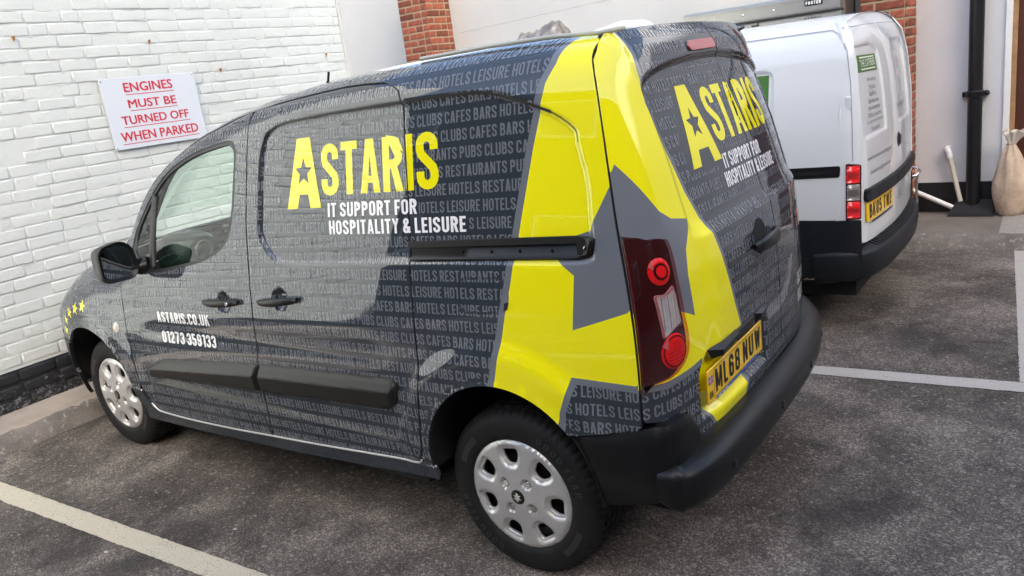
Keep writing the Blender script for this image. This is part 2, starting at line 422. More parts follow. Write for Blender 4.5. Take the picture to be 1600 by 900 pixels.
        if ch == '8': st([(L, .28), (L, .52-k)]+arc(L+k, .52-k, k, 180, 90)[1:]+[(mx, .52)]); st([(L, .72), (L, .52+k)]+arc(L+k, .52+k, k, 180, 270)[1:]+[(mx, .52)])
    elif ch == '5': st([(R, T), (L, T), (L, .52)]); st([(L, .56), (R-q, .57)]+arc(R-q, .57-q, q, 90, 0)[1:]+arc(R-q, B+q, q, 360, 270)+arc(L+q, B+q, q, 270, 180)+[(L, .30)])
    elif ch in '69':
        pts = [(R, .70), (R, T-q)]+arc(R-q, T-q, q, 0, 90)[1:]+arc(L+q, T-q, q, 90, 180)+arc(L+q, B+q, q, 180, 270)+arc(R-q, B+q, q, 270, 360)+arc(R-q, .56-q, q, 0, 90)+[(L, .54)]
        if ch == '9': pts = [(W_-x, 1-y) for x, y in pts]
        st(pts)
    elif ch == '7': rect(0, 1-s*.95, W_-.02, 1); po([(W_-.02-s, 1-s*.5), (W_-.02, 1-s*.5), (.26, 0), (.09, 0)])
    elif ch == '4': rect(.27, 0, .27+s*.9, 1); rect(0, .2, W_, .2+s*.9); po([(0, .2), (.13, .2), (.32, 1), (.27, 1)])
    elif ch == '&':
        st([(.46, .02), (.12, .66), (.10, .80)]+arc(.215, .80, .115, 180, 0, 6)+[(.33, .72), (.13, .48), (L, .30)]+arc(L+.12, B+.12, .12, 180, 270)[0:]+[(.28, .10), (.40, .26), (.41, .44)])
    elif ch == '@': st(arc(.25, .45, .19, -40, 300, 16)); st(arc(.25, .45, .06, 0, 350, 8))
    return S
WIDTH = {'I': .165, '.': .17, 'M': .6, 'W': .6, 'E': .38, 'F': .38, 'L': .37, 'T': .42, 'A': .48, ' ': .20, '1': .31, 'Y': .48, '&': .5, 'K': .48, 'X': .47}
_gc = {}
def fine(U, F, step=.02):
    """split long triangles so flat letters follow curved metal"""
    U = np.asarray(U); F = np.asarray(F)
    for _ in range(7):
        L_ = np.stack([np.linalg.norm(U[F[:, (i+1) % 3]]-U[F[:, i]], axis=1) for i in range(3)], 1); big = L_.max(1) > step*1.6
        if not big.any(): break
        nu = []; nf = list(map(tuple, F[~big])); n0 = len(U); cache = {}
        for f, l in zip(F[big], L_[big]):
            i = int(l.argmax()); a, b, c = int(f[i]), int(f[(i+1) % 3]), int(f[(i+2) % 3]); key = (min(a, b), max(a, b))
            if key not in cache: cache[key] = n0+len(nu); nu.append((U[a]+U[b])/2)
            m_ = cache[key]; nf += [(a, m_, c), (m_, b, c)]
        U = np.concatenate([U, nu]); F = np.array(nf)
    return U, F
def glyph(ch, s=.165, cell=0):
    if cell:
        k = (ch, s, cell)
        if k not in _gc: _gc[k] = fine(*glyph(ch, s), cell) if len(glyph(ch, s)[0]) else glyph(ch, s)
        return _gc[k]
    k = (ch, s)
    if k not in _gc:
        S = glyph_shapes(ch, s); V = []; E = []
        if not S: _gc[k] = (np.zeros((0, 2)), np.zeros((0, 3), int)); return _gc[k]
        for sh in S:
            for ring in sh:
                n0 = len(V); V += [Vector(p) for p in ring]; n = len(ring); E += [(n0+i, n0+(i+1) % n) for i in range(n)]
        r = delaunay_2d_cdt(V, E, [], 0, 1e-5, False)
        P = np.array([tuple(v) for v in r[0]]); F = np.array([f for f in r[2] if len(f) == 3], int); c = P[F].mean(1); keep = np.zeros(len(F), bool)
        for sh in S:
            ins = np.zeros(len(F), bool)
            if len(sh) == 1:      # strokes may cross themselves: use winding number
                ring = sh[0]; wn = np.zeros(len(F), int); n = len(ring)
                for i in range(n):
                    x0, y0 = ring[i]; x1, y1 = ring[(i+1) % n]
                    isl = (x1-x0)*(c[:, 1]-y0)-(c[:, 0]-x0)*(y1-y0)
                    wn += ((y0 <= c[:, 1]) & (y1 > c[:, 1]) & (isl > 0)).astype(int)-((y0 > c[:, 1]) & (y1 <= c[:, 1]) & (isl < 0)).astype(int)
                ins = wn != 0
            else:
                for ring in sh: ins ^= inpoly(c, ring)
            keep |= ins
        F = F[keep]; a = P[F[:, 1]]-P[F[:, 0]]; b = P[F[:, 2]]-P[F[:, 0]]; cr = a[:, 0]*b[:, 1]-a[:, 1]*b[:, 0]
        F[cr < 0] = F[cr < 0][:, ::-1]; F = F[np.abs(cr) > 1e-9]
        _gc[k] = (P, F)
    return _gc[k]
def text_width(t, gap=.095): return sum(WIDTH.get(c, .46)+(gap if c != ' ' else 0) for c in t)-gap
def text2d(t, x, z, h, wscale=1.0, gap=.095, s=.165, slope=0.0, fit=None):
    """left baseline at (x, z); returns (U, F, per-letter slices are merged)"""
    if fit: wscale = fit/(text_width(t, gap)*h)
    Us = []; Fs = []; n = 0; cx = 0
    for c in t:
        wd = WIDTH.get(c, .46)
        if c != ' ':
            P, F = glyph(c, s); u = x+(cx+P[:, 0])*h*wscale; v = z+P[:, 1]*h
            Us.append(np.stack([u, v+(u-x)*slope], 1)); Fs.append(F+n); n += len(P); cx += wd+gap
        else: cx += wd
    if not Us: return np.zeros((0, 2)), np.zeros((0, 3), int)
    return np.concatenate(Us), np.concatenate(Fs)
def merge2d(L):
    Us = []; Fs = []; n = 0
    for U, F in L:
        if len(U): Us.append(U); Fs.append(F+n); n += len(U)
    return np.concatenate(Us), np.concatenate(Fs)
def poly2d(poly, step=.03, holes=()): return tri2d(resample(poly, step), [resample(h, step) for h in holes], step=step)
def star(cx, cy, r, rot=90, inner=.42):
    return np.array([(cx+(r if k % 2 == 0 else r*inner)*math.cos(math.radians(rot+36*k)), cy+(r if k % 2 == 0 else r*inner)*math.sin(math.radians(rot+36*k))) for k in range(10)])
def fonttext(t, size, xs=1.0, align='LEFT', spacing=1.0, bold=0.0):
    cu = bpy.data.curves.new('lettering', 'FONT'); cu.body = t; cu.size = size; cu.align_x = align; cu.resolution_u = 3; cu.space_character = spacing; cu.offset = bold
    o = link(bpy.data.objects.new('lettering', cu)); dg = bpy.context.evaluated_depsgraph_get(); me = o.evaluated_get(dg).to_mesh()
    U = np.array([(v.co.x*xs, v.co.y) for v in me.vertices]).reshape(-1, 2); F = []
    me.calc_loop_triangles(); F = np.array([t_.vertices[:] for t_ in me.loop_triangles], int).reshape(-1, 3)
    bpy.data.objects.remove(o); bpy.data.curves.remove(cu)
    a = U[F[:, 1]]-U[F[:, 0]]; b = U[F[:, 2]]-U[F[:, 0]]; cr = a[:, 0]*b[:, 1]-a[:, 1]*b[:, 0]; F[cr < 0] = F[cr < 0][:, ::-1]
    return U, F
# ================================================================== GROUND
def nodemat(name):
    m = bpy.data.materials.new(name); m.use_nodes = True; return m, m.node_tree.nodes, m.node_tree.links, m.node_tree.nodes['Principled BSDF']
def noise(N, L, vec, scale, detail=6, rough=.6, dist=0):
    n = N.new('ShaderNodeTexNoise'); n.inputs['Scale'].default_value = scale; n.inputs['Detail'].default_value = detail; n.inputs['Roughness'].default_value = rough; n.inputs['Distortion'].default_value = dist
    L.new(vec, n.inputs['Vector']); return n.outputs[0]
def ramp(N, L, src, stops):
    r = N.new('ShaderNodeValToRGB'); e = r.color_ramp.elements
    while len(e) > 1: e.remove(e[-1])
    e[0].position = stops[0][0]; e[0].color = (*stops[0][1], 1) if not isinstance(stops[0][1], (int, float)) else (stops[0][1],)*3+(1,)
    for p, c in stops[1:]:
        q = e.new(p); q.color = (*c, 1) if not isinstance(c, (int, float)) else (c, c, c, 1)
    L.new(src, r.inputs[0]); return r.outputs[0]
def mix(N, L, fac, a, b, mode='MIX'):
    x = N.new('ShaderNodeMix'); x.data_type = 'RGBA'; x.blend_type = mode; x.clamp_result = False
    if isinstance(fac, (int, float)): x.inputs[0].default_value = fac
    else: L.new(fac, x.inputs[0])
    for s_, i in ((a, 6), (b, 7)):
        if isinstance(s_, tuple): x.inputs[i].default_value = (*s_, 1)
        else: L.new(s_, x.inputs[i])
    return x.outputs[2]
def wcoord(N, L, scale=(1, 1, 1)):
    g = N.new('ShaderNodeNewGeometry'); mp = N.new('ShaderNodeMapping'); mp.inputs['Scale'].default_value = scale; L.new(g.outputs['Position'], mp.inputs[0]); return mp.outputs[0]
def addbump(N, L, b, h, strength, dist=.01):
    bp = N.new('ShaderNodeBump'); bp.inputs['Strength'].default_value = strength; bp.inputs['Distance'].default_value = dist; L.new(h, bp.inputs['Height']); L.new(bp.outputs[0], b.inputs['Normal'])
def asphalt():
    m, N, L, b = nodemat('worn asphalt'); v = wcoord(N, L)
    big = noise(N, L, v, .9, 8, .62, .6); mid = noise(N, L, v, 3.1, 9, .70, .3); grit = noise(N, L, v, 60, 5, .8)
    def stones(scale):
        vo = N.new('ShaderNodeTexVoronoi'); vo.inputs['Scale'].default_value = scale; vo.inputs['Randomness'].default_value = 1; L.new(v, vo.inputs['Vector'])
        sp = N.new('ShaderNodeSeparateXYZ'); L.new(vo.outputs['Color'], sp.inputs[0]); return vo, sp.outputs[0]
    v1, s1 = stones(170); v2, s2 = stones(75)
    base = ramp(N, L, big, [(.30, (.058, .050, .043)), (.45, (.106, .093, .080)), (.57, (.155, .137, .118)), (.70, (.24, .213, .185))])
    c = mix(N, L, 1.0, base, ramp(N, L, mid, [(.28, .40), (.5, 1.0), (.72, 1.55)]), 'MULTIPLY')
    c = mix(N, L, 1.0, c, ramp(N, L, s1, [(.0, .48), (.45, .88), (.8, 1.2), (.95, 2.1)]), 'MULTIPLY')
    c = mix(N, L, ramp(N, L, s2, [(.955, 0), (.965, .55)]), c, (.30, .275, .245))
    c = mix(N, L, ramp(N, L, grit, [(.66, 0), (.76, .4)]), c, (.25, .23, .205))
    oil = noise(N, L, v, 1.7, 6, .6, .5); spot = noise(N, L, v, 4.3, 4, .5, .2)
    c = mix(N, L, ramp(N, L, oil, [(.52, 0), (.66, .70)]), c, (.030, .027, .025))
    c = mix(N, L, ramp(N, L, spot, [(.70, 0), (.76, .6)]), c, (.024, .022, .021))
    vc = N.new('ShaderNodeTexVoronoi'); vc.feature = 'DISTANCE_TO_EDGE'; vc.inputs['Scale'].default_value = 1.1; wb_ = N.new('ShaderNodeVectorMath'); wb_.operation = 'ADD'; nn_ = N.new('ShaderNodeTexNoise'); nn_.inputs['Scale'].default_value = 5; nn_.inputs['Detail'].default_value = 6; L.new(v, nn_.inputs['Vector']); L.new(v, wb_.inputs[0]); L.new(nn_.outputs['Color'], wb_.inputs[1]); L.new(wb_.outputs[0], vc.inputs['Vector'])
    gate = N.new('ShaderNodeMath'); gate.operation = 'MULTIPLY'; L.new(ramp(N, L, vc.outputs['Distance'], [(.0, .7), (.006, 0)]), gate.inputs[0]); L.new(ramp(N, L, oil, [(.46, 0), (.54, 1)]), gate.inputs[1]); c = mix(N, L, gate.outputs[0], c, (.02, .018, .016))
    L.new(c, b.inputs['Base Color']); b.inputs['Roughness'].default_value = .85; b.inputs['Specular IOR Level'].default_value = .3
    ad = N.new('ShaderNodeMath'); ad.operation = 'ADD'; L.new(v1.outputs['Distance'], ad.inputs[0]); L.new(grit, ad.inputs[1]); addbump(N, L, b, ad.outputs[0], .6, .006); return m
def concrete(name, c0, c1, chips=0, sc=6):
    m, N, L, b = nodemat(name); v = wcoord(N, L); a = noise(N, L, v, sc, 8, .65, .3); f = noise(N, L, v, 120, 4, .7)
    c = ramp(N, L, a, [(.3, c0), (.7, c1)]); c = mix(N, L, 1.0, c, ramp(N, L, f, [(.3, .75), (.7, 1.25)]), 'MULTIPLY')
    if chips:
        q = noise(N, L, v, 26, 6, .75, .5); c = mix(N, L, ramp(N, L, q, [(.57, 0), (.66, chips)]), c, (.40, .37, .32))
    L.new(c, b.inputs['Base Color']); b.inputs['Roughness'].default_value = .9; addbump(N, L, b, f, .5, .006); return m
def linepaint(name, col):
    m, N, L, b = nodemat(name); v = wcoord(N, L); a = noise(N, L, v, 7, 8, .7, .4); f = noise(N, L, v, 170, 4, .75)
    c = mix(N, L, ramp(N, L, a, [(.3, 0), (.7, 1)]), tuple(x*.82 for x in col), col)
    mul = N.new('ShaderNodeMath'); mul.operation = 'MULTIPLY_ADD'; L.new(a, mul.inputs[0]); mul.inputs[1].default_value = .5; L.new(f, mul.inputs[2])
    c = mix(N, L, ramp(N, L, mul.outputs[0], [(.80, 0), (.92, .85)]), c, (.09, .08, .072))
    L.new(c, b.inputs['Base Color']); b.inputs['Roughness'].default_value = .8; addbump(N, L, b, f, .4, .005); return m
M['asphalt'] = asphalt()
M['kerb'] = concrete('kerb concrete', (.26, .225, .187), (.38, .335, .282), .0, 3)
M['kerbedge'] = concrete('chipped kerb edge', (.10, .092, .082), (.20, .18, .16), .85)
M['pavement'] = concrete('pavement concrete', (.105, .092, .078), (.20, .18, .155), 0, 2.2)
M['patch'] = concrete('newer concrete patch', (.22, .205, .185), (.33, .31, .28), 0, 4)
M['line'] = linepaint('cream bay paint', (.50, .46, .355))
M['line2'] = linepaint('white bay paint', (.45, .425, .385))
def sheet(name, poly, z, m, kind=True, step=0):
    P = np.asarray(poly, float)
    o = meshobj(name, [(x, y, z) for x, y in P], [tuple(range(len(P)))], m)
    if kind: o['kind'] = 'structure'
    return o
sheet('ground', [(-60, -60), (60, -60), (60, 60), (-60, 60)], 0, M['asphalt'])
def ragged(pts0, pts1, k=60, amp=.004, seed=1):
    r = random.Random(seed); a = [(pts0[0][0]+(pts0[1][0]-pts0[0][0])*t/k, pts0[0][1]+(pts0[1][1]-pts0[0][1])*t/k) for t in range(k+1)]
    b = [(pts1[0][0]+(pts1[1][0]-pts1[0][0])*t/k, pts1[0][1]+(pts1[1][1]-pts1[0][1])*t/k) for t in range(k+1)]
    j = lambda p: (p[0]+r.gauss(0, amp), p[1]+r.gauss(0, amp))
    return list(map(j, a)), list(map(j, b))
def bay_line(p0, p1, q0, q1, m, seed):
    a, b = ragged((p0, p1), (q0, q1), 220, .0016, seed); n = len(a)
    V = [(x, y, .004) for x, y in a]+[(x, y, .004) for x, y in b]
    struct(meshobj('parking_line', V, [(i, n+i, n+i+1, i+1) for i in range(n-1)], m))
bay_line((-3.38, -1.545), (2.2, -1.27), (-3.38, -1.435), (2.2, -1.165), M['line'], 3)
bay_line((-2.6, 1.025), (3.6, 1.36), (-2.6, 1.145), (3.6, 1.478), M['line2'], 5)
bay_line((1.17, 3.90), (1.35, 1.36), (1.32, 3.90), (1.50, 1.37), M['line2'], 8)
def kerb(name, x_or_y, along, ln, depth_to, m_top, m_edge, seed):
    """raised concrete strip with a broken edge; along 'y' (front faces +x) or 'x' (front faces -y)"""
    r = random.Random(seed); n = int((ln[1]-ln[0])/.035); V = []; F = []; MI = []
    prof = [(depth_to, .10), (.16, .10), (.10, .098), (.065, .088), (.035, .05), (.012, .018), (0, -.002)]
    for i in range(n+1):
        t = ln[0]+(ln[1]-ln[0])*i/n; wob = .012*math.sin(t*3.1)+.008*math.sin(t*7.7+1)
        for k, (d, z) in enumerate(prof):
            jd = r.gauss(0, .006) if 1 < k < 6 else 0; jz = r.gauss(0, .005) if 1 < k < 6 else (r.gauss(0, .0015) if k else 0)
            dd = d+(wob if k > 0 else 0)+jd
            V.append((x_or_y-dd, t, z+jz) if along == 'y' else (t, x_or_y+dd, z+jz))
    k = len(prof)
    for i in range(n):
        for j in range(k-1):
            f = (i*k+j, i*k+j+1, (i+1)*k+j+1, (i+1)*k+j); F.append(f if along == 'x' else f[::-1]); MI.append(0 if j < 2 else 1)
    o = meshobj(name, V, F, [m_top, m_edge], midx=MI, smooth=True); return struct(o)
kerb('kerb', -3.40, 'y', (-6.5, 2.36), .47, M['kerb'], M['kerbedge'], 4)
kerb('pavement', 3.90, 'x', (-9.0, 8.0), 1.05, M['pavement'], M['kerbedge'], 6)
sheet('concrete_patch', [(1.06, 4.02), (1.9, 4.02), (1.9, 4.70), (1.04, 4.70), (1.05, 4.4)], .1035, M['patch'])
# small litter on the asphalt
for i, (x, y, r_, c_) in enumerate([(0.70, -.88, .013, (.32, .31, .28)), (-1.35, -1.16, .010, (.35, .33, .30)), (-.62, -1.22, .012, (.02, .02, .02)), (1.02, .40, .011, (.06, .06, .06)), (-1.75, -1.52, .012, (.34, .32, .28))]):
    r = random.Random(i); V = [(x+r_*(1+.5*r.random())*math.cos(a*.9), y+.7*r_*(1+.5*r.random())*math.sin(a*.9), .002) for a in range(7)]
    V.append((x, y, .008)); o = meshobj('pebble', V, [(a, (a+1) % 7, 7) for a in range(7)], mat('pebble', c_, rough=.9))
    tag(o, ['flat pale chewed scrap on the asphalt right of the rear wheel', 'pale pebble on the asphalt inside the left bay line', 'dark flat speck on the asphalt between the left bay line and the rear wheel', 'dark scrap on the asphalt behind the rear bumper', 'pale scrap lying just outside the left bay line'][i], 'litter', 'scraps on the asphalt')

# ================================================================== WALLS
def whitepaint(name, col, sc, bump, dirt=.10):
    m, N, L, b = nodemat(name); v = wcoord(N, L); a = noise(N, L, v, 1.3, 6, .6); f = noise(N, L, v, sc, 7, .62, .3); g = noise(N, L, v, 9, 6, .7, .5)
    c = mix(N, L, ramp(N, L, a, [(.3, 0), (.7, 1)]), tuple(x*.94 for x in col), col)
    c = mix(N, L, ramp(N, L, g, [(.60, 0), (.80, dirt*3)]), c, tuple(x*.72 for x in col))
    L.new(c, b.inputs['Base Color']); b.inputs['Roughness'].default_value = .55
    ad = N.new('ShaderNodeMath'); ad.operation = 'MULTIPLY_ADD'; L.new(g, ad.inputs[0]); ad.inputs[1].default_value = 1.6; L.new(f, ad.inputs[2]); addbump(N, L, b, ad.outputs[0], bump, .012); return m
M['whitebrick'] = whitepaint('white painted brick', (.60, .64, .612), 48, .20, .035)
M['whitewall'] = whitepaint('white painted render', (.52, .535, .525), 30, .12, .05)
M['whitewall2'] = whitepaint('white smooth render', (.62, .635, .66), 30, .10, .06)
M['blackpaint'] = mat('black plinth paint', (.007, .008, .010), rough=.42, bump=.8, bscale=26, noise=.5, nscale=24)
M['brickred'] = mat('red brick', (.235, .066, .036), rough=.85, noise=.5, nscale=17, objvar=.42, bump=.5, bscale=120)
M['mortar'] = mat('sandy mortar', (.36, .29, .19), rough=.95, noise=.25, nscale=40, bump=.5, bscale=90)
def plinthmat():
    m, N, L, b = nodemat('flaking black plinth paint'); v = wcoord(N, L); a = noise(N, L, v, 34, 7, .78, .6); z = N.new('ShaderNodeSeparateXYZ'); g = N.new('ShaderNodeNewGeometry'); L.new(g.outputs['Position'], z.inputs[0])
    mr = N.new('ShaderNodeMapRange'); mr.inputs[1].default_value = .38; mr.inputs[2].default_value = .10; mr.inputs[3].default_value = -.10; mr.inputs[4].default_value = .09; L.new(z.outputs[2], mr.inputs[0])
    ad = N.new('ShaderNodeMath'); ad.operation = 'ADD'; L.new(a, ad.inputs[0]); L.new(mr.outputs[0], ad.inputs[1])
    c = mix(N, L, ramp(N, L, ad.outputs[0], [(.58, 0), (.66, .8)]), (.013, .015, .018), (.30, .31, .32)); L.new(c, b.inputs['Base Color']); b.inputs['Roughness'].default_value = .45; addbump(N, L, b, a, .7, .012); return m
M['plinth'] = plinthmat()
def brick_variant(name, ln, ht, depth, m, seed, soft=.008, jit=.0022):
    """one brick face with chamfered, uneven edges; local X along, -Y outward, Z up, origin bottom left"""
    r = random.Random(seed); V = []; F = []
    def ring(ins, y, j):
        pts = []
        for t in (0, .3, .65, 1): pts.append((t*ln, 0))
        for t in (.5,): pts.append((ln, ht*t))
        for t in (1, .7, .35, 0): pts.append((t*ln, ht))
        pts.append((0, ht*.5)); cx, cz = ln/2, ht/2; out = []
        for x, z in pts:
            sx = (ln/2-ins)/(ln/2); sz = (ht/2-ins)/(ht/2); out.append((cx+(x-cx)*sx+r.uniform(-j, j), y+r.uniform(-j, j)*.2, cz+(z-cz)*sz+r.uniform(-j, j)))
        return out
    R0 = ring(0, .012, jit); R1 = ring(soft*.45, -depth*.6, jit*.8); R2 = ring(soft*1.6, -depth, jit); n = 10
    V = R0+R1+R2+[(ln*.3, -depth+r.gauss(0, .001), ht*.5), (ln*.68, -depth+r.gauss(0, .001), ht*.5)]
    for k in (0, 1): F += [(k*n+i, k*n+(i+1) % n, (k+1)*n+(i+1) % n, (k+1)*n+i) for i in range(n)]
    a, b = 3*n, 3*n+1; o = 2*n
    F += [(o+0, o+1, a), (o+1, o+2, b, a), (o+2, o+3, b), (o+3, o+4, b), (o+4, o+5, b), (o+5, o+6, b), (o+6, o+7, a, b), (o+7, o+8, a), (o+8, o+9, a), (o+9, o+0, a)]
    me = bpy.data.meshes.new(name); me.from_pydata(V, [], F); me.materials.append(m); me.polygons.foreach_set('use_smooth', np.ones(len(F), bool)); me.update(); return me
def brick_face(parent, org, dirv, u0, u1, z0, z1, variants, pitch_z, ln, hl, gap, indiv, name, rest, seed, depthjit=.002, bond='flemish', tilt=.006):
    """lay bricks over a rectangle; org + dirv*u; those indiv(u, z) says are seen are objects, others join `rest`"""
    r = random.Random(seed); ang = math.atan2(dirv[1], dirv[0]); S_, H_ = variants; k = 0; z = z0
    out = Vector((dirv[1], -dirv[0], 0)); par = Vector(parent.location)
    while z+pitch_z*.6 < z1:
        u = u0; row = []
        if bond == 'flemish': seq = [ln, hl] if k % 2 == 0 else [hl, ln]
        else: seq = [ln] if r.random() < .75 else [hl]
        i = 0
        if bond != 'flemish': u = u0 - r.random()*ln
        while u < u1-.03:
            L_ = seq[i % len(seq)] if bond == 'flemish' else (ln if r.random() < .72 else hl)
            a = max(u, u0); b = min(u+L_, u1)
            if b-a > .035:
                base = S_ if L_ == ln else H_; me = base[r.randrange(len(base))]
                sc = (b-a)/L_
                p = Vector(org)+Vector((dirv[0]*a, dirv[1]*a, z))+out*(r.gauss(0, depthjit))
                rot = (r.gauss(0, tilt), r.gauss(0, tilt*.8), ang+r.gauss(0, tilt))
                if indiv((a+b)/2, z):
                    o = link(bpy.data.objects.new(name, me)); o.parent = parent; o.location = p-par; o.rotation_euler = rot; o.scale = (sc*(1-.0), 1, 1+r.gauss(0, .02))
                else:
                    mtx = Matrix.Translation(p) @ Matrix.Rotation(ang, 4, 'Z') @ Matrix.Diagonal((sc, 1, 1, 1))
                    rest.add([mtx @ v.co for v in me.vertices], [tuple(q.vertices) for q in me.polygons])
            u += L_+gap; i += 1
        z += pitch_z; k += 1
# --- white brick wall across the front of the bays
wall = thing('brick_wall', 'white painted brick wall with a black plinth behind the front of the grey van', 'wall', (-3.86, -.5, 0))
mb = MB(); mb.box((-4.10, -4.1, -.1), (-3.8674, 2.365, 4.6)); mb.build('wall_body', M['whitebrick'], wall)
mb = MB(); mb.box((-4.10, 2.365, .0), (-3.848, 2.40, 4.6), 0, .006); mb.build('corner_render', M['whitewall'], wall)
wv = ([brick_variant('brick', .228, .0715, .0011, M['whitebrick'], i, .0055, .0026) for i in range(6)], [brick_variant('brick', .112, .0715, .0011, M['whitebrick'], 20+i, .0055, .0026) for i in range(4)])
OCC = np.array([(-9, .2), (-.60, .30), (-.60, .55), (-.53, .7), (-.28, .87), (.0, 1.06), (.62, 1.55), (1.20, 1.73), (1.95, 1.84), (2.45, 1.92)])
def wall_vis(u, z):
    y = u-4.1
    return y > -1.22 and z > np.interp(y, OCC[:, 0], OCC[:, 1])-.07 and z < 2.62 and not (.12 < y < .74 and 1.62 < z < 1.98)
rest = MB(); brick_face(wall, (-3.8666, -4.1, 0), (0, 1), 0, 6.46, .362, 4.5, wv, .0765, .228, .112, .005, wall_vis, 'brick', rest, 11, .0012, 'random', .0035)
o = rest.build('brickwork', M['whitebrick'], wall, smooth=False); o.data.polygons.foreach_set('use_smooth', np.ones(len(o.data.polygons), bool)); o['kind'] = 'stuff'
pv = ([brick_variant('plinth_brick', .222, .070, .005, M['plinth'], 40+i, .008, .004) for i in range(4)], [brick_variant('plinth_brick', .106, .070, .005, M['plinth'], 50+i, .008, .004) for i in range(3)])
rest = MB(); brick_face(wall, (-3.856, -4.1, 0), (0, 1), 0, 6.46, .095, .36, pv, .086, .222, .106, .004, lambda u, z: -1.3 < u-4.1 < -.3, 'plinth_brick', rest, 12, .003, 'random')
o = rest.build('plinth_brickwork', M['plinth'], wall); o.data.polygons.foreach_set('use_smooth', np.ones(len(o.data.polygons), bool)); o['kind'] = 'stuff'
mb = MB(); mb.box((-3.90, -4.1, .05), (-3.858, 2.36, .345)); mb.build('plinth', M['plinth'], wall)
M['jointcrack'] = mat('shadowed paint crack', (.30, .30, .275), rough=.9)
r = random.Random(21); mb = MB()
for k in range(30):
    z0 = .362+.0765*k-.0035; y = -1.2
    while y < 2.3:
        ln = .03+.28*r.random()**2; y1 = y+ln; nseg = max(2, int(ln/.014)); ph = r.random()*9; V = []
        for i in range(nseg+1):
            t = y+(y1-y)*i/nseg; zz = z0+.0035*math.sin(t*23+ph)+r.gauss(0, .0014); hw = .0016*(.4+r.random())*math.sin(math.pi*(i+.3)/(nseg+.6))
            V += [(-3.8625, t, zz-hw), (-3.8625, t, zz+hw)]
        if r.random() < .55: mb.add(V, [(2*i, 2*i+2, 2*i+3, 2*i+1) for i in range(nseg)])
        y = y1+.02+.30*r.random()**2
mb.build('joint_cracks', M['jointcrack'], wall)['kind'] = 'stuff'
M['rust'] = mat('rust stain', (.30, .15, .05), rough=.9, noise=.5, nscale=60)
for y, z in ((-.37, 2.345), (1.05, 2.06), (2.14, 2.115), (.52, 2.29)):
    r = random.Random(int(y*99)); mb = MB(); mb.tube([(-3.86, y, z), (-3.845, y, z+.002)], .006, 6)
    mb.add([(-3.8535, y-.012-.004*r.random(), z+.004), (-3.8535, y+.012, z+.006), (-3.8535, y+.006, z-.012), (-3.8535, y-.004, z-.028)], [(0, 3, 2, 1)]); mb.build('rusty_fixing', M['rust'], wall)
# --- sign on it
M['signboard'] = mat('pale grey sign board', (.60, .65, .70), rough=.35, coat=.2)
sign = thing('warning_sign', 'pale grey sign with red underlined capitals telling drivers to turn engines off', 'sign', (-3.84, .43, 1.577))
mb = MB(); mb.box((-3.848, .075, 1.577), (-3.842, .80, 2.055), 0, .0015); mb.build('sign_board', M['signboard'], sign)
wall_dom = Dom(lambda u, v: np.stack([np.full_like(u, -3.8415), u, v], 1), 1)
for t, y0, y1, zb, h in (('ENGINES', .241, .607, 1.957, .0615), ('MUST BE', .246, .610, 1.848, .056), ('TURNED OFF', .172, .685, 1.740, .057), ('WHEN PARKED', .138, .736, 1.628, .062)):
    U, F = fonttext(t, 1.0); U = U-U.min(0); U = U/U.max(0)*[y1-y0, h]+[y0, zb]
    for dy, dz, of in ((-.0020, .0008, .0006), (.0020, .0008, .0008), (-.0012, -.0012, .0010), (.0012, -.0012, .0012)): decal('sign_lettering', sign, wall_dom, U+[dy, dz], F, M['redprint'], of)['kind'] = 'stuff'
    U2 = np.array([(y0+.004, zb-.021), (y1+.004, zb-.021), (y1+.004, zb-.016), (y0+.004, zb-.016)]); decal('sign_underline', sign, wall_dom, U2, [(0, 1, 2), (0, 2, 3)], M['redprint'], .0006)
for y, z in ((.09, 2.04), (.785, 2.04), (.09, 1.592), (.785, 1.592)):
    mb = MB(); mb.lathe([(.0, .005), (.004, .0045), (.0065, .002), (.007, 0)], (-3.842, y, z), 'x', 10); mb.build('screw', M['chrome'], sign, smooth=True)
# --- rendered wall behind the bays, with brick piers
bw = thing('rendered_wall', 'white rendered wall with a black plinth running behind the white van', 'wall', (-2.5, 4.88, 0))
mb = MB(); mb.box((-9.0, 4.88, -.1), (-4.60, 5.2, 4.6)); mb.box((-4.60, 4.881, -.1), (0.30, 5.2, 4.6)); mb.build('wall_body', M['whitewall'], bw)
mb = MB(); mb.box((.30, 4.85, .36), (1.005, 5.2, 4.6)); mb.box((2.05, 4.851, -.1), (8.0, 5.2, 4.6)); mb.box((1.088, 4.852, 2.45), (2.05, 5.2, 4.6)); mb.box((1.088, 4.9, 2.16), (2.0, 5.1, 2.45)); mb.build('right_panel', M['whitewall2'], bw)
mb = MB(); mb.box((.36, 4.84, .09), (1.005, 5.2, .36), 0, .004); mb.build('plinth', M['blackpaint'], bw)
M['crack'] = mat('hairline crack', (.36, .37, .36), rough=.9)
r = random.Random(5); pts = [(-4.5+.06*i, 2.30+.0016*i+r.gauss(0, .0025)) for i in range(70)]
mb = MB(); mb.add([(x, 4.8792, z) for x, z in pts]+[(x, 4.8792, z-.004-.002*r.random()) for x, z in pts], [(i, i+1, 71+i-0, 70+i) for i in range(69)]); mb.build('crack', M['crack'], bw)
rv = ([brick_variant('brick', .215, .065, .004, M['brickred'], 60+i, .006, .0012) for i in range(5)], [brick_variant('brick', .1025, .065, .004, M['brickred'], 70+i, .006, .0012) for i in range(4)])
